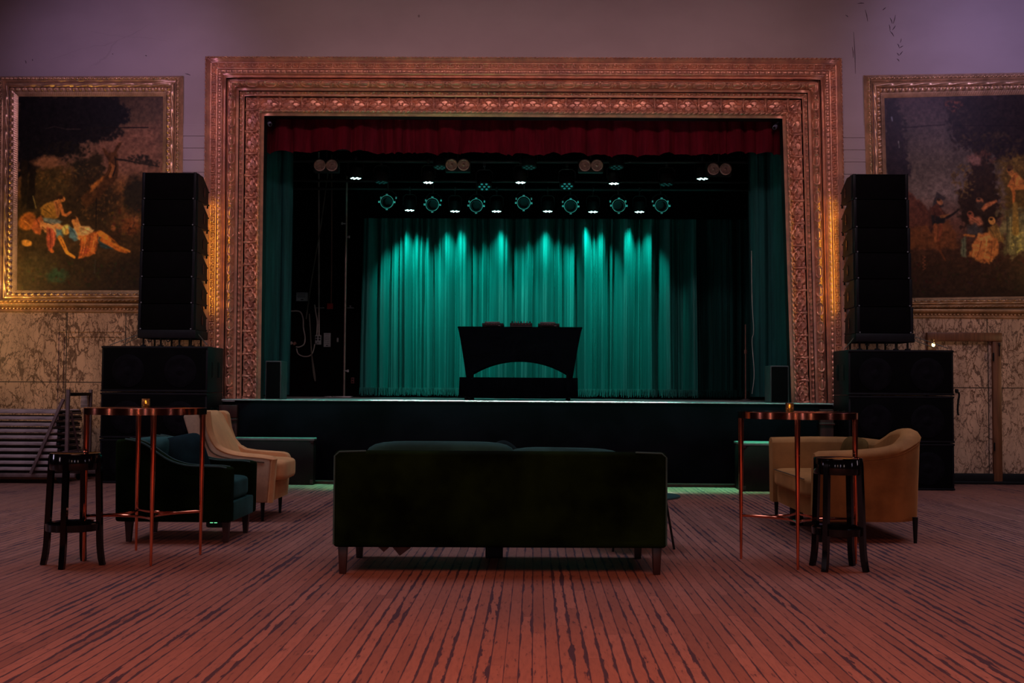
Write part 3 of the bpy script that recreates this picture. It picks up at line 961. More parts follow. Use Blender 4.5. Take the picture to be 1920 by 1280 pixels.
    # faces, hair and folds
    for x, y in ((1758, 380), (1835, 380), (1817, 407), (1858, 419), (1894, 326)):
        c.blob(x + 1.4, y, .9, .7, (66, 34, 20), .6)
        c.blob(x - 2.6, y - 4.4, 3.4, 2.2, (38, 24, 15), .5)
    for a, b, d_ in (((1836, 456), (1826, 488), (104, 52, 26)), ((1846, 454), (1840, 494), (188, 108, 54)), ((1856, 456), (1852, 494), (108, 54, 26)), ((1864, 462), (1860, 486), (178, 100, 48)), ((1822, 464), (1818, 484), (186, 104, 52)),
                    ((1852, 432), (1862, 450), (72, 46, 22)), ((1868, 432), (1874, 454), (140, 96, 46)), ((1746, 396), (1748, 416), (44, 22, 17)), ((1756, 392), (1764, 406), (88, 46, 32)), ((1898, 336), (1902, 354), (112, 56, 22)),
                    ((1910, 334), (1916, 350), (184, 106, 46)), ((1886, 410), (1884, 470), (60, 50, 32)), ((1892, 412), (1890, 476), (124, 104, 58)), ((1818, 412), (1834, 424), (92, 46, 30)), ((1801, 452), (1800, 482), (52, 50, 38))):
        c.limb([a, ((a[0] + b[0]) / 2 + 1.2, (a[1] + b[1]) / 2), b], 1.1, .6, d_)
    for q in range(120):
        x, y = 1672 + 262 * c.r.random(), 492 + 60 * c.r.random()
        c.dab(x, y, 1.5 + 3 * c.r.random(), tuple((24 + 24 * c.r.random()) * k for k in (1.15, .68, .46)))
    # path, canvas tears
    c.limb([(1752, 458), (1756, 474), (1766, 492)], 2.6, 1.4, (78, 38, 20))
    c.limb([(1690, 236), (1715, 235), (1740, 233), (1770, 232)], .9, .7, (24, 14, 12))
    c.limb([(1790, 234), (1850, 236), (1945, 238)], .7, .7, (20, 12, 12))
    c.limb([(1669, 215), (1670, 222)], 1.4, 1, (92, 88, 96))
    c.limb([(1681, 262), (1682, 274)], .9, .9, (92, 84, 78))
    for k in range(4):
        c.limb([(1722, 482 + 7 * k), (1727, 485 + 7 * k), (1722, 488 + 7 * k)], .7, .7, (104, 52, 34))
    return c


def paint_material(name):
    t = NT(name)
    at = t.n('Attribute', attribute_name='pigment')
    nz = t.noise(t.coord(), 90, 3)
    return t.bsdf(Base_Color=at.outputs[0], Roughness=.42, Specular_IOR_Level=.16, Normal=t.bump(nz, .12, .01))


def canvas_obj(c, corners, m, parent):
    """corners: TL TR BR BL world points"""
    u = np.linspace(0, 1, c.w + 1)[None, :]
    v = np.linspace(0, 1, c.h + 1)[:, None]
    q = [corners[0][k] * (1 - u) * (1 - v) + corners[1][k] * u * (1 - v) + corners[2][k] * u * v + corners[3][k] * (1 - u) * v for k in range(3)]
    o = gridmesh('canvas', q[0], q[1] + 0 * q[0], q[2], m, parent, flip=True, smooth=False)
    k = c.img
    for ax in (0, 1):                                     # brush softening
        k = .25 * np.roll(k, 1, ax) + .5 * k + .25 * np.roll(k, -1, ax)
    br = c.fbm(5, 2, 77)[..., None]
    k = k * (.72 + .5 * br)
    s = np.clip(k / 255, 0, 1)
    l = np.where(s <= .04045, s / 12.92, ((s + .055) / 1.055) ** 2.4)
    l = l / np.array(PAINT_LIGHT['left' if c.x0 < 900 else 'right'])
    l = np.clip(l, 0, .9)
    col = np.concatenate([l, np.ones(l.shape[:2] + (1,))], -1).reshape(-1, 4)
    a = o.data.color_attributes.new('pigment', 'FLOAT_COLOR', 'CORNER')
    a.data.foreach_set('color', np.repeat(col, 4, axis=0).astype(np.float32).ravel())
    return o


PAINT_LIGHT = {'left': (.44, .33, .36), 'right': (.36, .29, .33)}     # pigment scale: how much of a white the room shows


def picture(px_out, px_in, canvas, name, label, mat_):
    o = thing(name, label, 'painting')
    Yc = YW - .03
    oo = [P(x, y, YW - .02) for x, y in px_out]
    ii = [P(x, y, Yc) for x, y in px_in]
    a = dict(closed=True, Y0=YW, Y1=YW, m=M['gold_fine'])
    fr = sweep('frame', oo, ii, w0=0, w1=.10, d0=.02, d1=.075, nw=4, ds=.3, parent=o, **a)
    a['parent'] = fr
    sweep('bead_moulding', oo, ii, w0=.10, w1=.26, d0=.07, d1=.085, orn=orn_rope, amp=.034, per=.06, nw=8, ds=.011, curve=.012, **a)
    sweep('fillet', oo, ii, w0=.26, w1=.40, d0=.10, d1=.075, nw=8, ds=.3, orn=lambda s, b, p: (b > .55) * 1.0, amp=-.015, **a)
    sweep('ribbon_moulding', oo, ii, w0=.40, w1=.58, d0=.085, d1=.075, orn=orn_rope, amp=.014, per=.24, nw=10, ds=.02, curve=.012, **a)
    sweep('leaf_moulding', oo, ii, w0=.58, w1=.80, d0=.055, d1=.05, orn=orn_leaf, amp=.042, per=.085, nw=10, ds=.010, curve=.012, **a)
    sweep('sight_edge', oo, ii, w0=.80, w1=1.0, d0=.062, d1=.035, orn=orn_rope, amp=.005, per=.03, nw=8, ds=.011, **a)
    e = .012
    cc = [P(x, y, Yc - .004) for x, y in px_in]
    canvas_obj(canvas, cc, mat_, o)
    return o


picture([(0, 143), (344, 142), (341, 568), (-6, 570)], [(35, 181), (306, 181), (303, 544), (32, 544)], paint_left(),
        'painting', 'gold-framed painting of two reclining figures under a dark tree', paint_material('oil_paint_left'))
picture([(1619, 141), (1978, 135), (1984, 578), (1630, 580)], [(1658, 184), (1938, 177), (1943, 555), (1668, 559)], paint_right(),
        'painting', 'gold-framed painting of a man in a peaked hat beside seated company', paint_material('oil_paint_right'))

# rail moulding under each picture
for nm, (xa, xb), zc in (('trim_3', (-9, OUT[0].x - .02), P(130, 578, YW).z), ('trim_4', (OUT[3].x + .02, 9.5), P(1800, 589, YW).z)):
    prof = [(0, -.060), (.05, -.060), (.065, -.045), (.05, -.030), (.035, -.022), (.03, .005), (.05, .018), (.085, .028), (.095, .045), (.085, .062), (0, .065)]
    t = MB().prism([(YW - p, zc + q) for p, q in prof], xa, xb, axis='x')
    for k in range(int((xb - xa) / .05)):
        x = xa + .025 + k * .05
        if -7.3 < x < 7.6:
            t.box((x, YW - .047, zc - .008), (.03, .03, .02), bev=.006, seg=1)
    structure(nm, t, M['gold_fine'])
# ------------------------------------------------------------------ stage house
sxl, sxr = P(416, 750, YF).x, P(1562, 757, YF).x
t = MB().box(((sxl + sxr) / 2, YF + .44, ZS - .006), (sxr - sxl, .92, .012), bev=.003)
t.box((0.2, (YF + .85 + 20.2) / 2, ZS - .02), (11.4, 20.2 - YF - .85, .04))
structure('floor_stage', t, M['stage_floor'])
t = MB().box(((sxl + sxr) / 2 + .08, YF + .06, (ZS - .012) / 2), (sxr - sxl - .16, .10, ZS - .012), bev=.005)
structure('wall_stage_front', t, M['skirt'])
t = MB().box((.2, 20.1, 3.6), (11.4, .2, 6.8)); structure('wall_stage_back', t, M['stage_black'], smooth=False)
t = MB().box((-5.5, 17.7, 3.6), (.2, 5.0, 6.8)); structure('wall_stage_left', t, M['stage_black'], smooth=False)
t = MB().box((5.9, 17.7, 3.6), (.2, 5.0, 6.8)); structure('wall_stage_right', t, M['stage_black'], smooth=False)
t = MB().box((.2, 17.7, 6.9), (11.6, 5.0, .2)); structure('ceiling_stage', t, M['stage_black'], smooth=False)
# red-brown kickboard on the hall floor under the stage
t = MB().box(((sxl + sxr) / 2, YF - .02, .02), (sxr - sxl, .16, .04), bev=.006)
structure('baseboard_stage', t, M['darkwood'])
# panelled pedestal at the left end of the stage
pa, pb = P(413, 760, YF - .02).x, P(446, 760, YF - .02).x
t = MB().box(((pa + pb) / 2, YF - .0, .49), (pb - pa, .10, .98), bev=.008)
t.box(((pa + pb) / 2, YF - .055, .90), (pb - pa + .01, .03, .16), bev=.008)
t.box(((pa + pb) / 2, YF - .055, .795), (pb - pa + .02, .045, .03), bev=.008)
t.box(((pa + pb) / 2, YF - .055, .40), (pb - pa - .07, .02, .64), bev=.008)
structure('trim_5', t, M['darkwood'])
pa, pb = P(1536, 760, YF - .02).x, P(1562, 760, YF - .02).x
t = MB().box(((pa + pb) / 2, YF - .0, .49), (pb - pa, .10, .98), bev=.008)
t.box(((pa + pb) / 2, YF - .055, .795), (pb - pa + .02, .045, .03), bev=.008)
structure('trim_6', t, M['darkwood'])


# ------------------------------------------------------------------ curtains
def pleated(name, x0, x1, Y, z0, z1, m, parent=None, pitch=.17, amp=.075, seed=1, nz=26, hem=0.0, dx=.009, drift=.05):
    """a hanging cloth: broad rounded folds of uneven width with deep narrow valleys, small ripples on their faces"""
    r = np.random.default_rng(seed)
    n = int((x1 - x0) / dx)
    x = np.linspace(x0, x1, n)
    ws = []
    while sum(ws) < x1 - x0 + 1.2:
        ws.append(pitch * (.35 + 1.5 * r.random() ** 1.6))
    edges = np.concatenate([[0], np.cumsum(ws)]) - .4
    k = len(ws)
    v = np.linspace(0, 1, nz)[:, None]                           # 0 top, 1 hem
    am = amp * (.55 + .75 * r.random(k)) * np.clip(np.array(ws) / pitch, .5, 1.25)
    skew = .55 + .9 * r.random(k)
    lean = (r.random(k + 1) - .5) * drift * 2.2
    lv = np.interp(x - x0, edges, lean)[None, :]                # folds wander sideways on the way down
    q = (x - x0)[None, :] + lv * v ** 1.4
    idx = np.clip(np.searchsorted(edges, q, side='right') - 1, 0, k - 1)
    t = np.clip((q - edges[idx]) / np.array(ws)[idx], 0, 1) ** skew[idx]
    d = -am[idx] * (np.sin(PI * t) ** .8) * (.8 + .3 * v)
    rip = np.interp(x - x0, np.arange(0, x1 - x0 + 1, .021), r.random(len(np.arange(0, x1 - x0 + 1, .021))) - .5)
    rip2 = np.interp(x - x0, np.arange(0, x1 - x0 + 1, .055), r.random(len(np.arange(0, x1 - x0 + 1, .055))) - .5)
    d = d + amp * (.16 * rip + .38 * rip2)[None, :] * (.6 + .4 * v)
    d = d + amp * .25 * np.sin(v * 5 + x[None, :] * 2.1)
    X = x[None, :] + 0 * v
    h = np.interp(x, np.linspace(x0, x1, 24), r.random(24) - .5)
    lowz = z0 + hem * h[None, :] - hem * 3.0 * (d[-1:, :] + amp * .5)
    Z = z1 + (lowz - z1) * v
    return gridmesh(name, X, Y + d, Z + 0 * X, m, parent), (X[-1], (Y + d)[-1], np.broadcast_to(Z, X.shape)[-1])


def fringe(name, hem, m, parent, length=.11, seed=3, step=.006):
    """hanging threads along a hem"""
    r = np.random.default_rng(seed)
    hx, hy, hz = hem
    xs = np.arange(hx.min(), hx.max(), step)
    order = np.argsort(hx)
    ys = np.interp(xs, hx[order], hy[order]); zs = np.interp(xs, hx[order], hz[order])
    b = MB()
    for x, y, z in zip(xs, ys, zs):
        l = length * (.75 + .5 * r.random())
        o1, o2 = (r.random(2) - .5) * .03
        w = .0032
        b.v += [(x - w, y - .004, z + .01), (x + w, y - .004, z + .01), (x + w + o1, y + o2, z - l), (x - w + o1, y + o2, z - l)]
        b.f.append((len(b.v) - 4, len(b.v) - 3, len(b.v) - 2, len(b.v) - 1))
    o = b.build(name, m, parent, smooth=False)
    return tag(o, kind='stuff')


YC = 19.08
xa, xb = P(683, 600, YC).x, P(1300, 600, YC).x
mainc = thing('stage_curtain', 'long teal pleated curtain lit from above across the back of the stage', 'curtain', (0, 0, 0))
cl, hem = pleated('cloth', xa, xb, YC, ZS + .16, 6.4, M['curtain'], mainc, pitch=.23, amp=.30, seed=5, nz=40)
fringe('fringe', hem, M['curtain'], mainc)
xa, xb = P(1296, 600, 19.3).x, P(1408, 600, 19.3).x
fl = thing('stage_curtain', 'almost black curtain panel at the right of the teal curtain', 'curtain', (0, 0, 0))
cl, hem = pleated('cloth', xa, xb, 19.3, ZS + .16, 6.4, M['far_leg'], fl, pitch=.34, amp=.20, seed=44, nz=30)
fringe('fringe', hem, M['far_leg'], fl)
xa, xb = P(487, 600, 16.2).x, P(546, 600, 16.2).x
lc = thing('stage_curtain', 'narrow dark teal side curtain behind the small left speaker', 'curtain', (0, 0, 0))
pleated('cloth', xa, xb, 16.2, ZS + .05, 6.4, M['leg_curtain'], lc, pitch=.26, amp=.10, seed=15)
xa, xb = P(1403, 600, 16.3).x, P(1500, 600, 16.3).x
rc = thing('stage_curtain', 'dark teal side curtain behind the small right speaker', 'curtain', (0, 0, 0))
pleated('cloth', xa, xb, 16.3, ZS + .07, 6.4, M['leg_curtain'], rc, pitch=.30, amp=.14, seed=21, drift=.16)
xa, xb = P(480, 260, 15.53).x, P(1480, 260, 15.53).x
vz = P(970, 289, 15.53).z
va = thing('valance', 'short deep red pleated valance hanging along the top of the stage opening', 'valance', (0, 0, 0))
pleated('cloth', xa, xb, 15.53, vz, vz + 1.1, M['valance'], va, pitch=.20, amp=.08, seed=9, hem=.07, nz=14)

zb_ = P(1000, 410, 18.52).z  # added cloth stands in for the dark above the lamp beams
bc = thing('added_dark_cloth', 'black border cloth hanging behind the rows of stage lamps', 'curtain', (0, 0, 0))
xa, xb = P(640, 380, 18.52).x, P(1400, 380, 18.52).x
pleated('cloth', xa, xb, 18.52, zb_, 6.5, M['dark_cloth'], bc, pitch=.24, amp=.018, seed=31, nz=8, dx=.02)

# ------------------------------------------------------------------ things on the left back wall of the stage
YB = 19.97


def at(px, py, Y=YB):
    return P(px, py, Y)


def plate(name, label, cat, px, py, w, h, m, dep=.05, Y=YB, rim=.004):
    p = at(px, py, Y)
    s = Y / F
    o = thing(name, label, cat, (p.x, 20.0 - dep / 2 - .001, p.z))
    MB().box((0, 0, 0), (w * s, dep, h * s), bev=rim).build('plate', m, o)
    return o, s, dep


o, s, d = plate('notice', 'pale notice sheet pinned high on the black stage wall', 'sign', 566, 556, 22, 16, M['white_rubber'], dep=.012, rim=.001)
lb = MB()
for k in range(4):
    lb.box((-.012, -d / 2 - .001, .052 - .022 * k), (.15 - .02 * (k % 2), .002, .008))
lb.box((0, -d / 2 - .001, -.05), (.05, .002, .02))
lb.build('lettering', M['ink'], o, smooth=False)
o, s, d = plate('alarm_box', 'small red box at the foot of a hanging cable on the stage wall', 'box', 619, 574, 11, 11, M['red_box'], dep=.06, rim=.008)
o, s, d = plate('outlet_box', 'grey four-socket outlet box on the stage wall under two pale conduits', 'outlet', 597, 637, 11, 18, M['grey_plate'], dep=.07, rim=.006)
for sx_ in (-.028, .028):
    for sz_ in (.048, .004):
        MB().lathe([(0, -.004), (.018, -.004), (.018, .004), (0, .004)], 14, Matrix.Translation((sx_, -d / 2 - .002, sz_)) @ Matrix.Rotation(R(90), 4, 'X')).build('socket', M['black'], o)
MB().box((.0, -d / 2 - .003, -.05), (.02, .008, .012), bev=.002).build('switch', M['black'], o)
MB().box((-.032, -d / 2 - .003, -.068), (.014, .008, .02), bev=.002).build('switch', M['black'], o)
o, s, d = plate('notice', 'grey notice card beside the four-socket outlet box', 'sign', 613, 637, 13, 26, M['grey_plate'], dep=.014, rim=.001)
lb = MB()
for k in range(6):
    lb.box((0, -d / 2 - .001, .10 - .032 * k), (.09 - .012 * (k % 2), .002, .005))
lb.box((0, -d / 2 - .001, -.10), (.035, .002, .018))
lb.build('lettering', M['ink'], o, smooth=False)
o, s, d = plate('outlet', 'small red double outlet low on the stage wall near the curtain', 'outlet', 661, 713, 6, 11, pmat('red_outlet', (.22, .06, .06)), dep=.03)
for sz_ in (.022, -.022):
    MB().box((0, -d / 2, sz_), (.03, .008, .026), bev=.003).build('socket', M['black'], o)
o, s, d = plate('junction_box', 'small grey fitting on the black stage wall beside the steel pole', 'box', 633, 637, 3, 8, M['grey_plate'], dep=.03)


def cable(name, label, pts, m, r=.012, Y=YB - .02, cat='cable', n=6):
    pp = [at(p[0], p[1], p[2] if len(p) > 2 else Y) for p in pts]
    return tag(MB().tube(smooth_path(pp, 6) if len(pp) > 2 else pp, r, n).build(name, m), label, cat)


M['red_cable'] = pmat('brown_red_cable', (.30, .14, .10), rough=.6)
M['rope'] = pmat('grey_rope', (.16, .15, .12), rough=.8)
cable('conduit', 'straight pale conduit running down to the outlet box', [(598, 285), (598, 628)], M['white_cable'], .014, cat='pipe')
cable('cable', 'bent pale cable ending at the outlet box', [(590, 571), (592, 585), (595, 603), (594, 628)], M['white_cable'], .013)
cable('cable', 'thin brown cable hanging down to the red box', [(622, 290), (622, 460), (621, 568)], M['red_cable'], .011)
cable('rope', 'long grey rope slanting down the black stage wall', [(615, 322), (602, 420), (585, 520), (574, 598)], M['rope'], .011, Y=YB - .05, cat='rope')
cable('rope', 'loose rope tail looped down below the slanting rope', [(580, 588), (582, 620), (584, 660), (588, 700), (591, 714), (590, 700), (585, 668)], M['rope'], .011, Y=YB - .08, cat='rope')
cable('cable', 'pale cable looping out of the left side curtain', [(546, 583), (562, 584), (568, 596), (569, 615), (572, 632), (570, 645), (562, 650), (555, 650)], M['white_cable'], .011, Y=YB - .06)
cable('cable', 'pale cable hanging in a loop from the outlet box', [(556, 653), (559, 663), (570, 668), (582, 666), (588, 656), (590, 645)], M['white_cable'], .011, Y=YB - .04)
o = thing('plug', 'small red and white plug at the end of a looped cable', 'plug', at(548, 643, YB - .06))
MB().box((-.015, 0, .01), (.05, .05, .05), bev=.01, M=Matrix.Rotation(R(-35), 4, 'Y')).build('tip', M['white_cable'], o)
MB().box((.03, 0, -.03), (.06, .05, .05), bev=.01, M=Matrix.Rotation(R(-35), 4, 'Y')).build('body', M['red_cable'], o)
cable('conduit', 'thin horizontal conduit between the cables and the red box', [(589, 577), (608, 577)], M['grey_plate'], .006, cat='pipe')
o = thing('bracket', 'small steel bracket on the stage wall beside the pole', 'bracket', at(657, 577, YB - .03))
MB().box((0, 0, 0), (.13, .04, .014), bev=.004).build('shelf', M['steel'], o)
MB().box((0, 0, .03), (.035, .035, .035), bev=.008).build('clip', M['steel'], o)

# steel pole standing on the stage
b = P(645, 747, 17.9)
po = thing('pole', 'tall thin steel pole standing on the left of the stage', 'pole', (b.x, 17.9, ZS))
zt = P(645, 330, 17.9).z - ZS
MB().tube([(0, 0, .02), (0, 0, zt)], .017, 10).build('post', pmat('pole_steel', (.22, .17, .15), rough=.4, metal=.5), po)
MB().box((-.02, 0, .012), (.30, .20, .024), bev=.006).box((-.25, 0, .012), (.12, .12, .02), bev=.004).build('base', M['steel'], po)
for z, dx in ((P(645, 695, 17.9).z - ZS, .055), (P(645, 444, 17.9).z - ZS, .045), (P(645, 419, 17.9).z - ZS, -.07)):
    MB().box((dx / 2, 0, z), (abs(dx) + .03, .03, .02), bev=.005).lathe([(0, -.02), (.018, -.02), (.018, .02), (0, .02)], 10, Matrix.Translation((dx, 0, z))).build('clamp', M['steel'], po)

# slim stand on the right
b = P(1398, 745, 18.0)
ms = thing('microphone_stand', 'slim upright microphone stand at the right of the stage', 'stand', (b.x, 18.0, ZS))
zt = P(1398, 608, 18.0).z - ZS
MB().tube([(0, 0, .02), (0, 0, zt)], [.011, .009], 8).build('shaft', M['red_cable'], ms)
MB().lathe([(0, 0), (.09, 0), (.09, .012), (.03, .03), (.0, .03)], 20).build('base', M['steel'], ms)
MB().lathe([(0, -.03), (.022, -.03), (.022, .03), (0, .03)], 10, Matrix.Translation((0, 0, zt * .64))).build('clutch', M['red_cable'], ms)
cable('cable', 'thin pale cable hanging by the right side curtain', [(1409, 470, 16.1), (1410, 560, 16.1), (1413, 620, 16.1), (1410, 640, 16.1), (1414, 700, 16.1), (1410, 738, 16.1)], M['white_cable'], .004)


# ------------------------------------------------------------------ small stage speakers
def monitor(label, px0, px1, pyt, pyb, Y):
    a, b_ = P(px0, pyb, Y), P(px1, pyb, Y)
    h = P(px0, pyt, Y).z - ZS
    w = b_.x - a.x
    o = thing('loudspeaker', label, 'speaker', ((a.x + b_.x) / 2, Y, ZS))
    MB().box((0, .2, h / 2), (w, .36, h), bev=.01).build('cabinet', pmat('speaker_paint_' + str(px0), (.035, .04, .04), rough=.45, var=.2), o)
    MB().box((0, .012, h / 2), (w - .03, .02, h - .03), bev=.006).build('grille', M['grille'], o)
    MB().box((.0, .40, h * .72), (w * .4, .03, .05), bev=.01).build('handle', M['black'], o)
    return o


monitor('small black speaker at the left end of the stage', 496, 526, 676, 748, 14.62)
monitor('small black speaker at the right end of the stage', 1445, 1480, 685, 757, 14.58)

# ------------------------------------------------------------------ table for the decks
Yt = 15.5
a, b_ = P(861, 748, Yt), P(1083, 750, Yt)
rx, rw = (a.x + b_.x) / 2, b_.x - a.x
zr_ = P(970, 707.5, Yt).z
ri = thing('platform', 'low black cloth-covered platform under the deck table', 'platform', (rx, Yt, ZS))
rh = zr_ - ZS
cb = MB()
nx = 60
for (face) in (0,):
    vs, fs = [], []
    for j in range(2):
        for i in range(nx + 1):
            x = -rw / 2 + rw * i / nx
            vs.append((x * (1.0 if j else 1.01), -.01 * math.sin(i * 1.7) * (1 - j) + .0, .045 + .006 * math.sin(i * .8) if j == 0 else rh))
    for i in range(nx):
        fs.append((i, i + 1, nx + 2 + i, nx + 1 + i))
    cb.add(vs, fs)
cb.box((0, .45, rh - .02), (rw, .90, .04), bev=.012)
cb.box((-rw / 2 + .008, .45, rh / 2 + .02), (.016, .88, rh - .06), bev=.004)
cb.box((rw / 2 - .008, .45, rh / 2 + .02), (.016, .88, rh - .06), bev=.004)
cb.box((0, .89, rh / 2 + .02), (rw, .016, rh - .06), bev=.004)
cb.build('cover', M['black_matte'], ri)
for x in (-rw / 2 + .09, -rw / 2 + .14, rw / 2 - .12):
    for y in (.08, .82):
        MB().lathe([(0, 0), (.022, 0), (.022, .05), (0, .05)], 10, Matrix.Translation((x, y, 0))).build('foot', M['black'], ri)

tl, tr = P(858, 611, Yt + .05), P(1092, 614, Yt + .05)
bl, br = P(874, 707, Yt + .05), P(1074, 708, Yt + .05)
th = (tl.z + tr.z) / 2 - zr_
tb = thing('deck_table', 'folding table under a tight black stretch cover on the platform', 'table', (rx, Yt + .05, zr_))
pk = P(972, 676, Yt + .05).z - zr_
x0, x1, x2, x3 = tl.x - rx, tr.x - rx, bl.x - rx, br.x - rx
cv = MB()
n = 40
dep = .72


def side(y, sgn):
    vs, fs = [], []
    m = 10
    for i in range(n + 1):
        q = i / n
        xt = x0 + (x1 - x0) * q
        xb_ = x2 + (x3 - x2) * q
        za = pk * max(0, 1 - abs(2 * q - 1) ** 2.0)
        if q < .03 or q > .97: za = 0
        for j in range(m + 1):
            w = j / m
            z = th + (za - th) * w
            k = (th - z) / th
            x = xt + (xb_ - xt) * (k ** .85)
            vs.append((x, y + sgn * .06 * math.sin(k * PI) * .6, z))
    for i in range(n):
        for j in range(m):
            p = i * (m + 1) + j
            fs.append((p, p + 1, p + m + 2, p + m + 1))
    cv.add(vs, fs)


side(0, 1)
side(dep, -1)
cv.box(((x0 + x1) / 2, dep / 2, th - .012), (x1 - x0, dep, .026), bev=.008)
for xa_, xb_, sg in ((x0, x2, 1), (x1, x3, -1)):            # end faces, arched too
    vs, fs = [], []
    m = 10
    for i in range(21):
        q = i / 20
        za = .55 * th * max(0, 1 - abs(2 * q - 1) ** 2)
        for j in range(m + 1):
            z = th + (za - th) * j / m
            k = (th - z) / th
            vs.append((xa_ + (xb_ - xa_) * k ** .85, dep * q, z))
    for i in range(20):
        for j in range(m):
            p = i * (m + 1) + j
            fs.append((p, p + 1, p + m + 2, p + m + 1))
    cv.add(vs, fs)
cv.build('cover', M['black_matte'], tb)
for x in (x2 + .06, x3 - .06):
    for y in (.09, dep - .09):
        MB().tube([(x, y, 0), (x, y, th - .04)], .014).build('leg', M['black'], tb)

zt_ = zr_ + th


def deck(label, px):
    p = P(px, 611, Yt + .12)
    o = thing('media_player', label, 'player', (p.x, Yt + .10, zt_))
    w = .30
    MB().box((0, .2, .030), (w, .40, .045), bev=.006).build('body', M['black'], o)
    MB().box((-.015, .3, .062), (w * .72, .18, .03), bev=.006).box((-.015, .22, .075), (w * .70, .04, .02), bev=.004).build('screen', M['deck_grey'], o)
    MB().lathe([(0, 0), (.1, 0), (.1, .012), (0, .014)], 28, Matrix.Translation((0, .14, .052))).build('jog_wheel', M['deck_grey'], o)
    lb = MB()
    for k in range(5):
        lb.box((-.09 + .036 * k, -.001, .034 + .006 * (k % 2)), (.022, .004, .005))
    lb.build('lettering', M['red_print'], o, smooth=False)
    for x in (-.11, .11):
        MB().lathe([(0, -.008), (.018, -.008), (.018, 0), (0, 0)], 12, Matrix.Translation((x, .05, .008))).build('foot', M['brass'], o)
    MB().box((.09, -.001, .02), (.03, .004, .006)).build('slot', M['steel'], o)
    return o


deck('black media player at the left of the deck table', 924)
p = P(977, 611, Yt + .12)
o = thing('mixer', 'black mixer with many knobs between the two media players', 'mixer', (p.x, Yt + .10, zt_))
MB().box((0, .19, .032), (.31, .38, .052), bev=.005).build('body', M['black'], o)
for k in range(7):
    for j in range(3):
        MB().lathe([(.010, 0), (.008, .024), (0, .024)], 8, Matrix.Translation((-.125 + .0415 * k, .03 + .09 * j, .057))).build('knob', M['steel'] if (k + j) % 3 else M['black'], o)
lb = MB()
for k in range(6):
    lb.box((-.12 + .046 * k, -.001, .036 + .005 * (k % 2)), (.024, .004, .006))
lb.build('lettering', M['red_print'], o, smooth=False)
MB().box((0, -.001, .012), (.30, .004, .006)).build('trim_strip', M['deck_grey'], o)
deck('black media player at the right of the deck table', 1029)


# ------------------------------------------------------------------ lamps over the stage
def pipe(px0, px1, py, Y, label):
    a, b_ = P(px0, py, Y), P(px1, py, Y)
    z = (a.z + b_.z) / 2
    return tag(MB().tube([(a.x, Y, z), (b_.x, Y, z)], .024, 10).build('lighting_pipe', M['black'], None), label, 'pipe'), z


_, zp1 = pipe(500, 1478, 280, 16.0, 'black pipe carrying the paired round lamps behind the red valance')
_, zp2 = pipe(500, 1478, 303, 16.7, 'black pipe carrying the upper row of lit downlights')
_, zp3 = pipe(500, 1478, 340, 17.7, 'black pipe carrying the ringed spotlights')
_, zp4 = pipe(500, 1478, 355, 18.25, 'black pipe carrying the lower row of lit downlights')


def par(label, px, py, Y, zp, lens, rw_px, tilt=0.0, group=None, pan=0.0):
    """round can hanging from a yoke; tilt 0 points straight down, positive towards the hall"""
    p = P(px, py, Y)
    r = rw_px * Y / F
    o = thing('spotlight', label, 'lamp', (p.x, Y, p.z), 0, group)
    T = Matrix.Rotation(pan, 4, 'Z') @ Matrix.Rotation(tilt, 4, 'X')
    T = T if tilt else Matrix.Identity(4)
    MB().lathe([(r * .92, .0), (r, .004), (r * 1.02, .03), (r * .98, .10), (r * .8, .16), (r * .4, .18), (0, .18)], 24, T).build('housing', M['black'], o)
    ln = MB().lathe([(0, .006), (r * .9, .006), (r * .9, .012), (0, .012)], 24, T)
    rr = r * .62
    for k in range(7):
        a = 2 * PI * k / 6
        c = (0, 0) if k == 6 else (math.cos(a) * rr, math.sin(a) * rr)
        ln.lathe([(0, -.012), (r * .16, -.004), (r * .2, .010), (0, .010)], 10, T @ Matrix.Translation((c[0], c[1], 0)))
    ln.build('lens', lens, o)
    yk = MB()
    zt = zp - p.z
    zt = max(zt, .30)
    q = r * 1.12
    yk.tube([(-q, 0, .08), (-q, 0, .22), (-q * .6, 0, .26), (q * .6, 0, .26), (q, 0, .22), (q, 0, .08)], .008, 6)
    yk.tube([(0, 0, .26), (0, 0, zt)], .012, 6)
    yk.box((0, 0, zt), (.04, .07, .07), bev=.01)
    yk.build('yoke', M['black'], o)
    return o


ORD = ('leftmost', 'second', 'third', 'fourth', 'fifth', 'rightmost')
UP = [(667, 334, 13), (803, 342, 11.5), (976, 342, 11.5), (1151, 344, 11.5), (1317, 335, 13)]
LOW = [(768, 394, 11), (853, 396, 11), (931, 396, 11), (1027, 396, 11), (1112, 397, 11), (1199, 397, 11)]
lampspots = []
for (px, py, w), nm in zip(UP, ('leftmost', 'second', 'middle', 'fourth', 'rightmost')):
    o = par('brightly lit downlight, %s of the five in the upper row' % nm, px, py, 16.7, zp2, M['led_white'], w, group='upper row of lit downlights')
    lampspots.append(('up', o.location.copy()))
for (px, py, w), nm in zip(LOW, ORD):
    o = par('brightly lit downlight, %s of the six in the row above the curtain' % nm, px, py, 18.25, zp4, M['led_white'], w, group='lower row of lit downlights')
    lampspots.append(('low', o.location.copy()))
par('dim teal lamp with a dotted face left of the middle downlight', 908, 350, 16.9, zp2, M['led_dim'], 14, tilt=R(-28))
par('dim teal lamp with a dotted face right of the middle downlight', 1063, 349, 16.9, zp2, M['led_dim'], 14, tilt=R(-24))
M['lens_glow'] = emat('unlit_lens_glow', (.02, .30, .28), .10)  # weak emission stands in for teal light reflected on the unlit lenses
par('unlit lamp with a faint teal face right of the leftmost downlight', 715, 342, 16.9, zp2, M['lens_glow'], 13, tilt=R(-4))
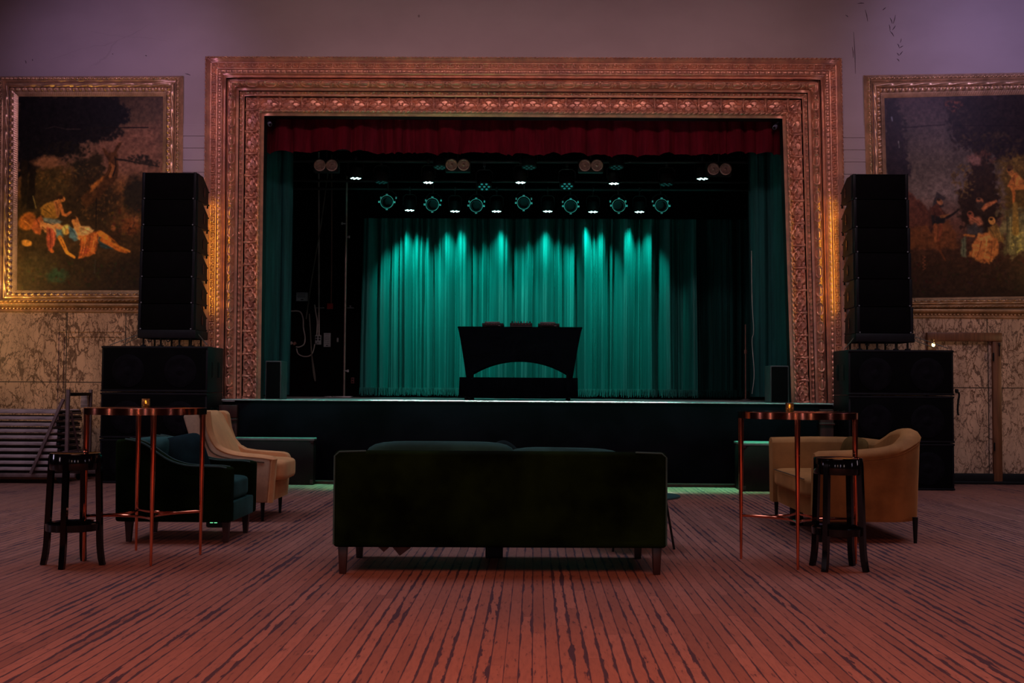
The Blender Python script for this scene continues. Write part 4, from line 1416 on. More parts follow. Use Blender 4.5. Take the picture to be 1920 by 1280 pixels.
par('unlit lamp with a faint teal face left of the rightmost downlight', 1250, 346, 16.9, zp2, M['lens_glow'], 14, tilt=R(-4))
par('teal-faced lamp half hidden by the second pair of round lamps', 825, 314, 16.3, zp1, M['lens_glow'], 13, tilt=R(-10))
par('teal-faced lamp hanging above the middle downlight', 992, 314, 16.3, zp1, M['lens_glow'], 14, tilt=R(-10))
par('teal-faced lamp beside the third pair of round lamps', 1156, 314, 16.3, zp1, M['lens_glow'], 14, tilt=R(-10))


def ringlamp(label, px, py, Y=17.7):
    p = P(px, py, Y)
    o = thing('ringed_spotlight', label, 'lamp', (p.x, Y, p.z), 0, 'ringed spotlights in the middle row')
    T = Matrix.Rotation(R(100), 4, 'X')
    MB().lathe([(0, .26), (.070, .26), (.076, -.03), (.09, -.03), (.095, .0), (.085, .05), (.075, .3), (.09, .34), (.08, .5), (0, .52)], 22, Matrix.Rotation(R(-78), 4, 'X')).build('barrel', M['black'], o)
    MB().ring((0, -.04, 0), .104, .0050, 36, 6, axis='y').build('front_ring', M['ring'], o)
    for k, (dx, dz) in enumerate(((-.125, .0), (.125, -.005), (0, -.122), (0, .118))):
        MB().box((dx, -.04, dz), (.028 if k < 2 else .036, .03, .03 if k < 2 else .018), bev=.004).build('clip', M['ring'], o)
    yk = MB()
    zt = zp3 - p.z
    zt = max(zt, .25)
    for sx_ in (-1, 1):
        yk.tube([(sx_ * .105, .22, .05), (sx_ * .115, .2, .16), (sx_ * .06, .1, .2)], .007, 6)
    yk.tube([(-.06, .1, .2), (.06, .1, .2)], .007, 6)
    yk.tube([(0, .1, .2), (0, .02, zt)], .012, 6)
    yk.build('yoke', M['black'], o)
    for sx_ in (-1, 1):
        MB().lathe([(0, -.012), (.02, -.012), (.02, .012), (0, .012)], 10, Matrix.Translation((sx_ * .122, .16, .10)) @ Matrix.Rotation(R(90), 4, 'Y')).build('knob', M['ring'], o)
    return o


for (px, py), nm in zip([(726, 379), (811, 384), (893, 386), (982, 381), (1070, 387), (1160, 386), (1240, 386)],
                        ('leftmost', 'second from the left', 'third from the left', 'middle', 'fifth from the left', 'sixth from the left', 'rightmost')):
    ringlamp('black spotlight with a bright front ring, %s of the seven' % nm, px, py)


def blinder(label, px, py, Y=15.95):
    p = P(px, py, Y)
    o = thing('twin_lamp', label, 'lamp', (p.x, Y, p.z), 0, 'pairs of round lamps under the valance')
    MB().box((0, .07, 0), (.36, .12, .19), bev=.012).build('housing', M['black'], o)
    for sx_ in (-.086, .086):
        T = Matrix.Translation((sx_, .008, 0)) @ Matrix.Rotation(R(90), 4, 'X')
        MB().lathe([(.066, .0), (.083, .0), (.085, .022), (.070, .026), (.064, .02), (.064, .0)], 28, T).build('rim', M['reflector'], o)
        MB().lathe([(.064, .016), (.05, .006), (.03, -.004), (.0, -.006)], 24, T).build('reflector', M['reflector'], o)
        MB().lathe([(.022, -.006), (.022, .014), (.012, .024), (0, .026)], 14, T).build('bulb', M['reflector'], o)
    MB().tube([(0, .07, .09), (0, .05, zp1 - p.z)], .012, 6).build('bracket', M['black'], o)
    return o


for (px, py), nm in zip([(611, 310), (858, 309), (1108, 310), (1349, 317)], ('leftmost', 'second from the left', 'third from the left', 'rightmost')):
    blinder('pair of dim round lamps under the valance, %s of the four' % nm, px, py)


def corner_cam(label, px, py, sg):
    p = P(px, py, 15.36)
    o = thing('security_camera', label, 'camera', (p.x, 15.36, p.z))
    T = Matrix.Rotation(R(25 * sg), 4, 'Z') @ Matrix.Rotation(R(118), 4, 'X')
    MB().lathe([(0, -.07), (.026, -.07), (.03, -.05), (.03, .05), (.026, .07), (0, .07)], 16, T).build('body', M['blue_grey'], o)
    MB().lathe([(0, .068), (.02, .068), (.02, .076), (0, .078)], 14, T).build('lens', M['gloss_black'], o)
    MB().tube([(0, 0, .02), (-sg * .05, .03, .07)], .012, 6).build('bracket', M['blue_grey'], o)


corner_cam('tiny grey camera in the upper left corner of the stage opening', 505, 231, 1)
corner_cam('tiny grey camera in the upper right corner of the stage opening', 1454, 237, -1)


# ------------------------------------------------------------------ step boxes before the stage
def stepbox(label, x0, x1, y0, y1, h):
    o = thing('step_box', label, 'box', ((x0 + x1) / 2, (y0 + y1) / 2, 0))
    w, d = x1 - x0, y1 - y0
    MB().box((0, 0, (h - .03) / 2), (w, d, h - .03), bev=.006).build('body', M['darkwood2'], o)
    MB().box((0, 0, h - .017), (w + .02, d + .02, .034), bev=.008).build('top', M['boxtop'], o)
    for sx_ in (-1, 1):
        for zz in (.02, h - .06):
            MB().box((sx_ * (w / 2 - .02), -d / 2 - .003, zz + .02), (.04, .008, .05), bev=.002).build('corner_plate', M['legwood'], o)
    return o


M['darkwood2'] = pmat('dark_box_paint', (.009, .0035, .0035), spec=.2, rough=.5, var=.4, vscale=4)
g = G(587, 909)
yb0 = YF - .10
stepbox('low dark box before the stage, beside the tan armchair', G(430, 909).x, g.x, g.y, yb0, .58)
g = G(1392, 921)
stepbox('low dark box before the stage, beside the mustard loveseat', g.x, g.x + 1.1, g.y, yb0, .58)
# ------------------------------------------------------------------ loudspeaker stacks
NTH6 = ('topmost', 'second from the top', 'third from the top', 'fourth from the top', 'fifth from the top', 'lowest')


def subwoofer(label, x0, x1, Y, z0, z1, inner, group):
    o = thing('subwoofer', label, 'speaker', ((x0 + x1) / 2, Y, z0), 0, group)
    w, h, d = x1 - x0, z1 - z0 - .004, .70
    MB().box((0, d / 2, h / 2), (w, d, h), bev=.012).build('cabinet', M['cab'], o)
    MB().box((0, -.004, h / 2 + .004), (w - .055, .016, h - .075), bev=.004).build('grille', M['grille'], o)
    for sx in (-1, 1):
        T = Matrix.Translation((sx * w * .245, -.016, h * .46)) @ Matrix.Rotation(R(90), 4, 'X')
        MB().lathe([(.205, .0), (.20, .003), (.12, -.003), (.07, -.0035), (.05, .004), (0, .006)], 30, T).build('cone', M['cone'], o)
    f = MB()
    for zz in (h - .016, .016):
        f.box((0, -.006, zz), (w, .02, .022), bev=.003)
    f.build('rail', M['cab'], o)
    sx = inner * (w / 2 + .004)
    hb = MB()
    for yy in (.22, .50):
        hb.box((sx, yy, h * .5), (.012, .10, .20), bev=.01)
    hb.build('handle', M['black'], o)
    return o


def array_box(label, x0, x1, Y, z0, z1, inner, group):
    o = thing('line_array_speaker', label, 'speaker', ((x0 + x1) / 2, Y, z0), 0, group)
    w, h, d = x1 - x0, z1 - z0, .52
    MB().prism([(0, .002), (d * .96, .002), (d, h * .10), (d, h * .62), (d * .52, h - .003), (0, h - .003)], -w / 2, w / 2, axis='x', bev=.006, seg=1).build('cabinet', M['cab'], o)
    MB().box((0, -.004, h / 2), (w - .085, .014, h - .014), bev=.003).build('grille', M['grille'], o)
    for sx in (-1, 1):
        r = MB().box((sx * (w / 2 - .02), -.008, h / 2), (.036, .02, h - .006), bev=.003)
        r.box((sx * (w / 2 + .004), d * .12, h / 2), (.010, .05, h - .01), bev=.002)
        r.build('side_rail', M['cab'], o)
        MB().lathe([(0, -.004), (.009, -.004), (.009, .004), (0, .004)], 8, Matrix.Translation((sx * (w / 2 - .036), -.018, .012)) @ Matrix.Rotation(R(90), 4, 'X')).build('bolt', M['steel'], o)
    T = Matrix.Translation((inner * (w / 2 + .001), d * .62, h * .42)) @ Matrix.Rotation(R(90), 4, 'Y') @ Matrix.Diagonal((1.5, .55, 1, 1))
    MB().lathe([(0, -.006), (.045, -.006), (.045, .006), (0, .006)], 18, T).build('handle', M['gloss_black'], o)
    p = MB()
    for zz in (.02, h * .55):
        p.tube([(inner * (w / 2 - .01), d, zz), (inner * (w / 2 - .01), d + .05, zz)], .010, 6)
    p.tube([(inner * (w / 2 - .012), d + .004, -.03), (inner * (w / 2 - .012), d + .004, h * .18)], .012, 6)
    p.build('rigging_pin', M['black'], o)
    return o


def stack(side, pxs, py_sub, px_arr, py_arr, inner):
    Ysub, Yar = 13.9, 14.02
    sp = 'left' if inner > 0 else 'right'
    x0, x1 = P(pxs[0], 780, Ysub).x, P(pxs[1], 780, Ysub).x
    zs = [P(sum(pxs) / 2, y, Ysub).z for y in py_sub] + [0.0]
    nm = ('topmost', 'middle', 'lowest')
    where = 'behind the green armchair' if inner > 0 else 'behind the mustard loveseat'
    for k in range(3):
        subwoofer('wide black subwoofer, %s of the three stacked %s' % (nm[k], where), x0, x1, Ysub, zs[k + 1], zs[k], inner, 'subwoofers stacked %s' % where)
    where = 'in the tower at the left of the stage' if inner > 0 else 'in the tower at the right of the stage'
    n = len(py_arr) - 1
    for k in range(n):
        q = (k + .5) / n
        xa = px_arr[0][0] + (px_arr[1][0] - px_arr[0][0]) * q
        xb = px_arr[0][1] + (px_arr[1][1] - px_arr[0][1]) * q
        array_box('line array speaker, %s %s' % (NTH6[k], where), P(xa, 500, Yar).x, P(xb, 500, Yar).x, Yar,
                  P((xa + xb) / 2, py_arr[k + 1], Yar).z, P((xa + xb) / 2, py_arr[k], Yar).z, inner, 'line array speakers %s' % where)
    # ground frame with its feet
    xa, xb = px_arr[1]
    zt = P((xa + xb) / 2, py_arr[-1], Yar).z
    xl, xr = P(xa - 2, 620, Yar).x, P(xb + 2, 620, Yar).x
    fh = .105
    o = thing('array_frame', 'dark steel base frame under the %s speaker tower' % sp, 'frame', ((xl + xr) / 2, Yar, zs[0]))
    h0 = zt - zs[0]
    w = xr - xl
    MB().box((0, 0, h0 - fh / 2 - .002), (w, .05, fh), bev=.006).box((0, .48, h0 - fh / 2 - .002), (w, .05, fh), bev=.006) \
        .box((-w / 2 + .02, .24, h0 - fh / 2 - .002), (.04, .48, fh), bev=.004).box((w / 2 - .02, .24, h0 - fh / 2 - .002), (.04, .48, fh), bev=.004).build('beam', M['cab'], o)
    ft = MB()
    for x in (-w * .42, -w * .12, w * .2, w * .4):
        for y in (.03, .45):
            ft.lathe([(0, 0), (.035, 0), (.035, .012), (.013, .018), (.013, h0 - fh), (0, h0 - fh)], 12, Matrix.Translation((x, y, 0)))
    ft.ring((-w * .30, .0, h0 - fh - .028), .022, .007, 16, 6, axis='y').ring((w * .02, .0, h0 - fh - .025), .02, .007, 16, 6, axis='y')
    ft.build('foot', M['black'], o)
    return o, (x0, x1, zs[0])


stack(0, (188, 388), (648, 735, 822), ((264, 366), (261, 366)), (323, 374, 423, 471, 520, 569, 618), 1)
stack(1, (1591, 1789), (655, 741, 830), ((1599, 1703), (1606, 1712)), (326, 374, 427, 474, 523, 575, 625), -1)


def strap(label, a, b, m='rope', r=.006):
    return tag(MB().tube([a, b], r, 6).build('tie_strap', M[m], None), label, 'strap')


strap('upper thin tie strap from the left speaker tower to the subwoofers', P(259, 627, 14.05), P(205, 647, 14.1))
strap('lower thin tie strap from the left speaker tower to the subwoofers', P(259, 632, 14.2), P(228, 647.5, 14.3))
strap('tie strap on the stage side of the left speaker tower', P(368, 622, 14.1), P(388, 646, 14.2))
strap('upper thin tie strap from the right speaker tower to the subwoofers', P(1712, 630, 14.05), P(1778, 653, 14.1))
strap('lower thin tie strap from the right speaker tower to the subwoofers', P(1712, 637, 14.2), P(1755, 653, 14.3))
strap('tie strap on the stage side of the right speaker tower', P(1602, 632, 14.1), P(1583, 655, 14.2))
# hook hanging on the outer edge of the right subwoofers
g = P(1792, 748, 13.98)
o = thing('cable_hook', 'black hook with a short cable on the edge of the right subwoofers', 'hook', (g.x + .012, 13.98, g.z))
MB().tube(smooth_path([(0, 0, .10), (.03, 0, .06), (.02, 0, -.02), (.01, 0, -.14), (.02, 0, -.20)], 6), .012, 8).build('cable', M['black'], o)
MB().box((0, 0, .10), (.03, .05, .05), bev=.008).build('clip', M['black'], o)
# bare bulb behind the right tower
p = P(1750, 645, 14.80)
o = thing('wall_bulb', 'small lit bulb beside the wooden door surround', 'lamp', (p.x, 14.80, p.z))
MB().lathe([(0, -.035), (.014, -.03), (.022, -.012), (.018, .008), (.01, .02), (0, .02)], 16).build('bulb', M['bulb_lit'], o)
MB().lathe([(0, .018), (.013, .018), (.013, .06), (0, .06)], 12).tube([(0, 0, .055), (0, .06, .06), (0, .125, .05)], .008, 6).build('holder', M['brass'], o)

# ------------------------------------------------------------------ cart of folded tables at the far left
YT = 13.75
xr = P(121, 800, YT).x
xl = xr - 1.95
ytops = [766 + 11.9 * k for k in range(10)]
zz = [P(60, y, YT).z for y in ytops]
cart = thing('table_cart', 'steel cart with upright end frame carrying a stack of folded tables', 'cart', ((xl + xr) / 2, YT, 0))
cw = xr - xl
ct = MB()
zb = zz[-1] - .075 - .06
for y in (.0, .66):
    ct.box((.03, y + .02, zb + .02), (cw + .22, .05, .05), bev=.004)
for x in (-cw / 2 + .1, 0, cw / 2 - .05):
    ct.box((x, .35, zb + .02), (.05, .66, .04), bev=.004)
ct.build('base', M['cart_steel'], cart)
ptop = P(126, 730, YT).z
fr = MB()
xe = cw / 2 + .035
for y in (.0, .70):
    fr.box((xe, y, (zb + ptop) / 2), (.042, .042, ptop - zb), bev=.004)
fr.build('upright', M['cart_steel'], cart)
MB().box((xe, .35, ptop - .06), (.036, .66, .04), bev=.004).build('handle', M['black'], cart)
a, b = P(119, 748, YT - .04), P(58, 888, YT - .04)
MB().tube([(a.x - cart.location.x, -.045, a.z), (b.x - cart.location.x, -.045, b.z)], .024, 4).build('brace', M['cart_steel'], cart)
a, b = P(131, 772, YT), P(142, 851, YT)
MB().tube([(xe + .0, .10, a.z), (xe + .0, .36, b.z)], .014, 6).build('brace', M['cart_steel'], cart)
for x in (-cw / 2 + .15, cw / 2 - .05):
    for y in (.06, .62):
        MB().lathe([(0, -.02), (.05, -.02), (.056, -.01), (.056, .01), (.05, .02), (0, .02)], 20, Matrix.Translation((x, y, .057)) @ Matrix.Rotation(R(90), 4, 'X')) \
            .box((x, y, .10), (.05, .06, .05), bev=.006).build('caster', M['black'], cart)
MB().box((xe - .055, .64, ptop - .15), (.09, .02, .17), bev=.004).build('card', M['pale_metal'], cart)
NTH10 = ('topmost', 'second from the top', 'third from the top', 'fourth from the top', 'fifth from the top', 'sixth from the top', 'seventh from the top', 'third from the bottom', 'second from the bottom', 'lowest')
proto = None
for k in range(10):
    if proto is None:
        proto = thing('folded_table', '', 'table', (0, 0, 0), 0, 'folded tables stacked on the cart')
        MB().box((-.03, .33, .0), (cw - .06, .64, .030), bev=.006).build('top', M['black'], proto)
        MB().box((-.04, .0, .006), (cw - .10, .022, .042), bev=.004).box((-.04, .66, .006), (cw - .10, .022, .042), bev=.004).build('edge', M['pale_metal'], proto)
        MB().tube([(cw / 2 - .13, .04, -.022), (cw / 2 - .03, .10, -.02), (cw / 2 - .03, .56, -.02), (cw / 2 - .13, .62, -.022)], .011, 6).build('folded_leg', M['cart_steel'], proto)
        MB().tube([(-cw / 2 + .13, .04, -.022), (-cw / 2 + .05, .10, -.02), (-cw / 2 + .05, .56, -.02), (-cw / 2 + .13, .62, -.022)], .011, 6).build('folded_leg', M['cart_steel'], proto)
        o = proto
    else:
        o = copy_tree(proto)
    o.location = ((xl + xr) / 2 + .012 * math.sin(k * 2.3), YT + .01 * math.sin(k * 1.7), zz[k] - .042)
    o['label'] = 'folded table with a pale edge, %s of the ten on the cart' % NTH10[k]

# ------------------------------------------------------------------ big sofa seen from behind
a, b = G(640, 1078), G(1234, 1080)
ang = math.atan2(b.y - a.y, b.x - a.x)
c = (a + b) / 2
sofa = thing('sofa', 'large dark green velvet sofa seen from behind in front of the stage', 'sofa', (c.x, c.y, 0), ang)
lw = (b - a).length
W = lw + .115
ZB, ZT = .178, .795
bk = MB().box((0, .075, (ZB + ZT) / 2), (W, .17, ZT - ZB), bev=.028, seg=4)
# slack folds of the upholstery on the back
me = bk
bko = me.build('back', M['green_velvet'], sofa, angle=50)
pan = MB()
vs, fs = [], []
nx, nz = 90, 30
rr = np.random.default_rng(4)
for j in range(nz + 1):
    for i in range(nx + 1):
        x = -W / 2 + .03 + (W - .06) * i / nx
        z = ZB + .03 + (ZT - ZB - .06) * j / nz
        e = min(i, nx - i, j * 2, (nz - j) * 2) / 8
        q = .006 * math.sin(3.1 * x + 4 * z) + .004 * math.sin(7 * x - 9 * z + 1) + .003 * math.sin(13 * x + 2 * z) - .012 * math.exp(-((x - .03) / .02) ** 2)
        vs.append((x, -.011 - (.004 + q) * min(1, e), z))
for j in range(nz):
    for i in range(nx):
        p = j * (nx + 1) + i
        fs.append((p, p + 1, p + nx + 2, p + nx + 1))
pan.add(vs, fs)
pan.build('back_panel', M['green_velvet'], sofa, angle=80)
for s in (-1, 1):
    MB().box((s * (W / 2 - .085), .50, (ZB + .70) / 2), (.17, .72, .70 - ZB), bev=.03, seg=4).build('arm', M['green_velvet'], sofa)
MB().box((0, .50, ZB + .07), (W - .30, .70, .14), bev=.012).build('base', M['green_velvet'], sofa)
for s in (-1, 1):
    MB().puff((s * (W / 4 - .08), .53, ZB + .21), (W / 2 - .19, .66, .17), e=6).build('seat_cushion', M['teal_velvet'], sofa)
MB().puff((-.40, .24, .665), (1.00, .22, .37), e=5.5).build('back_cushion', M['teal_velvet'], sofa)
MB().puff((.42, .235, .635), (.84, .20, .37), e=4.5, M=Matrix.Rotation(R(.8), 4, 'Y')).build('back_cushion', M['teal_velvet'], sofa)
M['piping_green'] = pmat('green_piping', (.02, .06, .05), rough=.7, sheen=.4)
for s in (-1, 1):
    x = s * (W / 2 - .005)
    MB().tube([(x, -.006, ZB + .02), (x, -.006, ZT - .03), (x - s * .03, -.004, ZT - .004), (x - s * .2, .0, ZT + .002)], .006, 6).build('piping', M['piping_green'], sofa)
lg = MB()
for (x, y) in ((-lw / 2, .07), (lw / 2, .07), (-lw / 2 + .03, .76), (lw / 2 - .03, .76)):
    MB().box((x, y, ZB / 2), (.060, .060, ZB), bev=.006, M=None, top=(1, 1)).build('leg', M['legwood'], sofa)
for o in [q for q in sofa.children if q.name.startswith('leg')]:
    for v in o.data.vertices:
        k = .72 + .28 * v.co.z / ZB
        cx = sum(u.co.x for u in o.data.vertices) / len(o.data.vertices)
        cy = sum(u.co.y for u in o.data.vertices) / len(o.data.vertices)
        v.co.x = cx + (v.co.x - cx) * k
        v.co.y = cy + (v.co.y - cy) * k
MB().box((-.035, .78, ZB / 2 + .0), (.125, .06, ZB), bev=.006).build('centre_leg', M['black'], sofa)
for pts in ([(-.90, 0), (-.86, -.012), (-.80, 0)], [(-.83, .0), (-.765, -.058), (-.70, 0)], [(-.73, 0), (-.66, -.082), (-.59, -.03), (-.585, 0)],
            [(.03, 0), (.06, -.012), (.22, -.010), (.24, -.02), (.30, -.025), (.30, 0)]):
    MB().prism([(x, ZB + .006 + z) for x, z in pts], .155, .161).build('torn_lining', M['lining'], sofa, smooth=False)
# throw pillow showing above the back
zc = .675
o = tag(MB().puff((0, 0, 0), (.30, .13, .30), e=3.2, pinch=.6, M=Matrix.Rotation(R(45), 4, 'Y')).build('throw_pillow', M['navy_velvet']),
        'small blue throw pillow whose corner shows above the sofa back', 'cushion')
pz = P(943, 830, c.y + .36)
o.location = (pz.x, c.y + .385, pz.z - .155)

# ------------------------------------------------------------------ dark green armchair
A, B, D = G(242, 1015), G(427, 1015), G(463, 997)
chair = thing('armchair', 'dark green velvet armchair with teal seat front beside the left bar table', 'armchair', ((A.x + B.x) / 2, A.y, 0))
L = (B - A).length
dy = D.y - B.y
x0, x1 = -L / 2 - .085, L / 2 + .065
z0 = .165
prof = [(x0 + .01, z0), (x1 - .005, z0), (x1, .585), (x0 + .80, .597), (x0 + .62, .60), (x0 + .52, .612), (x0 + .42, .645), (x0 + .33, .70), (x0 + .25, .755), (x0 + .18, .785), (x0 + .08, .802), (x0, .79)]
for yy in (-.06, dy + .06):
    MB().prism(prof, yy - .05, yy + .05, axis='y', bev=.022, seg=3).build('arm', M['green_velvet'], chair)
for yy in (-.112, -.008, dy + .010, dy + .112):
    MB().tube(smooth_path([(p[0], yy, p[1] - .004) for p in [(x1 - .04, .587)] + prof[3:-1]], 3), .007, 6).build('piping', M['piping_green'], chair)
MB().box((x0 + .10, dy / 2, (z0 + .79) / 2), (.17, dy + .06, .79 - z0), bev=.03, seg=3).build('back', M['teal_velvet'], chair)
MB().puff((x0 + .27, dy / 2, .60), (.16, dy - .02, .40), e=4.5, M=None).build('back_cushion', M['teal_velvet'], chair)
MB().box(((x0 + x1) / 2 + .04, dy / 2, z0 + .075), (x1 - x0 - .09, dy + .01, .15), bev=.012).build('base', M['teal_velvet'], chair)
MB().puff(((x0 + x1) / 2 + .10, dy / 2, z0 + .235), (x1 - x0 - .25, dy - .01, .175), e=7).build('seat_cushion', M['teal_velvet'], chair)
for (x, y) in ((-L / 2, 0), (L / 2, 0), (-L / 2, dy), (L / 2, dy)):
    MB().lathe([(0, 0), (.024, 0), (.040, z0 + .01), (0, z0 + .01)], 4, Matrix.Translation((x, y, 0)), a0=PI / 4).build('leg', M['legwood'], chair)
cz = .70
pil = tag(MB().puff((0, 0, 0), (.37, .14, .37), e=6, pinch=.6, M=Matrix.Rotation(R(48), 4, 'Z') @ Matrix.Rotation(R(-20), 4, 'X') @ Matrix.Rotation(R(-9), 4, 'Y')).build('throw_pillow', M['navy_velvet']),
          'dark blue-green throw pillow leaning in the green armchair', 'cushion')
pil.location = (chair.location.x + x0 + .445, A.y + dy * .42, .640)
# little black box on the floor behind it
g = G(401, 989)
bx = thing('battery_box', 'small black box with two green lights behind the green armchair', 'box', (g.x, g.y, 0))
w = (G(417, 989) - G(385, 989)).length
MB().box((0, .08, .05), (w, .15, .09), bev=.01).build('body', M['black'], bx)
MB().box((0, .08, .006), (w * .8, .12, .012)).build('foot', M['gloss_black'], bx)
for s in (-.022, .014):
    MB().box((s, .003, .044), (.026, .006, .010), bev=.002).build('indicator', M['led_green'], bx)

# ------------------------------------------------------------------ tan wing armchair
A, B = G(492, 977), G(521, 961)
ta = thing('armchair', 'tan velvet wing armchair with a raked back behind the green armchair', 'armchair', (A.x, A.y, 0))
s = (A.y / F)
dy = B.y - A.y


def tx(px, py): return ((px - 492) * s, (977 + .0 - py) * s)


z0 = .175
sidep = [tx(394, 941), tx(504, 941), tx(510, 866), tx(505, 858), tx(495, 855.5), tx(440, 852), tx(421, 849), tx(408, 842), tx(397, 829), tx(389, 808), tx(386, 790), tx(384, 780), tx(379, 774.5), tx(370, 773.5), tx(354, 775.5), tx(346, 778), tx(343.5, 783), tx(368, 858)]
for yy, nm in ((-.02, 'near'), (dy + .02, 'far')):
    MB().prism(sidep, yy - .055, yy + .055, axis='y', bev=.02, seg=3).build('side', M['worn_tan'] if nm == 'near' else M['tan_velvet'], ta)
# velvet facing on the front edge of the near side
fc = MB().tube(smooth_path([(p[0] + .012, -.02, p[1]) for p in (tx(504, 941), tx(509, 870), tx(504, 860), tx(440, 853), tx(409, 842), tx(397, 828), tx(388, 806), tx(383, 773))], 4), .058, 10, flat=(.5, 1.0))
fc.build('facing', M['tan_velvet'], ta)
pp = MB()
pp.tube(smooth_path([(p[0] - .012, -.078, p[1]) for p in (tx(500, 866), tx(440, 860), tx(405, 850), tx(391, 830), tx(383, 800), tx(376, 776))], 4), .006, 6)
pp.build('piping', M['piping'], ta)
# raked inner back with rounded top
bk = MB()
q0, q1 = tx(352, 775), tx(400, 905)
vs, fs = [], []
nu, nv = 12, 14
th_ = .13
for sgn in (0, 1):
    for j in range(nv + 1):
        v = j / nv
        for i in range(nu + 1):
            u = i / nu
            yy = .02 + (dy - .04) * u
            zt = .985 - .055 * (abs(2 * u - 1) ** 5)
            z = .36 + (zt - .36) * v
            x = -.435 - .30 * ((z - .36) / .62) + (.16 if sgn else 0) + (.025 * math.sin(PI * u) * math.sin(PI * v) if sgn else 0)
            vs.append((x, yy, z))
m = (nu + 1) * (nv + 1)
for j in range(nv):
    for i in range(nu):
        p = j * (nu + 1) + i
        fs.append((p, p + 1, p + nu + 2, p + nu + 1))
        fs.append((m + p, m + p + nu + 1, m + p + nu + 2, m + p + 1))
for i in range(nu):
    p = nv * (nu + 1) + i
    fs.append((p, p + 1, m + p + 1, m + p))
    fs.append((i, m + i, m + i + 1, i + 1))
for j in range(nv):
    for e in (0, nu):
        p = j * (nu + 1) + e
        fs.append((p, p + nu + 1, m + p + nu + 1, m + p))
bk.add(vs, fs)
bk.build('back', M['tan_velvet'], ta, angle=60)
MB().box((-.17, dy / 2, z0 + .085), (.50, dy - .04, .17), bev=.015).build('base', M['tan_velvet'], ta)
MB().puff((-.13, dy / 2, z0 + .275), (.62, dy - .10, .20), e=6).build('seat_cushion', M['tan_velvet'], ta)
for (x, y, k) in ((0, 0, 0), (0, dy, 0), (-.42, .02, -.05), (-.42, dy - .02, -.05)):
    MB().tube([(x + k, y, 0), (x, y, z0 + .01)], [.012, .021], 10).build('leg', M['black'], ta)

# ------------------------------------------------------------------ mustard loveseat
gn, gf = G(1713, 1018), G(1453, 968)
ls = thing('loveseat', 'mustard velvet tub loveseat with a curved back at the right', 'sofa', (G(1531, 1018).x, gn.y - .03, 0))
sc = gn.y / F
DX = (1737 - 1531) * sc                    # front to back
WY = 1.74                                  # near arm to far arm
z0 = .165


def tub_path():
    r = .30
    pts = []
    for t in np.linspace(0, 1, 14): pts.append((DX * 0 + (DX - r) * t, 0, 0, -1))
    for t in np.linspace(0, 1, 10)[1:]:
        a = -PI / 2 + PI / 2 * t
        pts.append((DX - r + r * math.cos(a), r + r * math.sin(a), math.cos(a), math.sin(a)))
    for t in np.linspace(0, 1, 18)[1:]: pts.append((DX, r + (WY - 2 * r) * t, 1, 0))
    for t in np.linspace(0, 1, 10)[1:]:
        a = PI / 2 * t
        pts.append((DX - r + r * math.cos(a), WY - r + r * math.sin(a), math.cos(a), math.sin(a)))
    for t in np.linspace(0, 1, 12)[1:]: pts.append((DX - r - (DX - r) * t, WY, 0, 1))
    return pts


pts = tub_path()
ln = [0]
for p, q in zip(pts[:-1], pts[1:]): ln.append(ln[-1] + math.hypot(q[0] - p[0], q[1] - p[1]))
Ltot = ln[-1]
HX = [0, .04, .30, .52, .66, .80, .95, 1.10, 1.30, 1.5, 1.75, 2.2, 2.6, 2.9, Ltot]
HZ = [.705, .725, .735, .755, .785, .845, .895, .905, .885, .83, .775, .77, .775, .775, .765]
sh, inn_, roll = MB(), MB(), MB()
T = .13
ov, of, iv, rv_ = [], [], [], []
for (x, y, nx_, ny_), l in zip(pts, ln):
    h = interp(l, HX, HZ)
    flare = .026
    ov.append([(x - nx_ * .02, y - ny_ * .02, z0), (x, y, z0 + .03), (x + nx_ * flare, y + ny_ * flare, h - .085)])
    lean = .0
    iv.append([(x - nx_ * (T + .02), y - ny_ * (T + .02), z0 + .12), (x - nx_ * T, y - ny_ * T, h - .10), (x - nx_ * (T - .005), y - ny_ * (T - .005), h - .05)])
    rv_.append([(x + nx_ * flare, y + ny_ * flare, h - .085), (x + nx_ * (flare + .012), y + ny_ * (flare + .012), h - .06), (x + nx_ * .012, y + ny_ * .012, h - .02), (x - nx_ * .03, y - ny_ * .03, h),
                (x - nx_ * .075, y - ny_ * .075, h - .002), (x - nx_ * .115, y - ny_ * .115, h - .02), (x - nx_ * (T - .005), y - ny_ * (T - .005), h - .05)])


def strip(mb, rows):
    k = len(rows[0])
    vs = [p for r_ in rows for p in r_]
    fs = [(i * k + j, i * k + j + 1, (i + 1) * k + j + 1, (i + 1) * k + j) for i in range(len(rows) - 1) for j in range(k - 1)]
    mb.add(vs, fs)


strip(sh, ov)
n0 = [(x - nx_ * (T + .02), y - ny_ * (T + .02), z0) for (x, y, nx_, ny_) in pts]
strip(sh, [[n0[i], ov[i][0]] for i in range(len(pts))])
sh.build('outer_back', M['mustard'], ls, angle=60)
strip(inn_, [[n0[i]] + iv[i] for i in range(len(pts))])
inn_.build('inner_back', M['mustard'], ls, angle=60)
strip(roll, rv_)
for e in (0, -1):                                        # closed fronts of the two arms
    ring = [n0[e]] + iv[e][:2] + rv_[e][::-1] + ov[e][:2][::-1]
    b0 = len(roll.v)
    roll.add(ring, [tuple(range(len(ring)))])
    ring2 = [(p[0] - .03, p[1], p[2] - .004) for p in ring]
roll.build('arm_roll', M['mustard'], ls, angle=60)
pp = MB()
pp.tube([(p[2][0], p[2][1], p[2][2]) for p in ov], .006, 6)
pp.build('piping', M['mustard'], ls)
MB().box((DX / 2 - .03, WY / 2, z0 + .085), (DX - .14, WY - .30, .17), bev=.012).build('base', M['mustard'], ls)
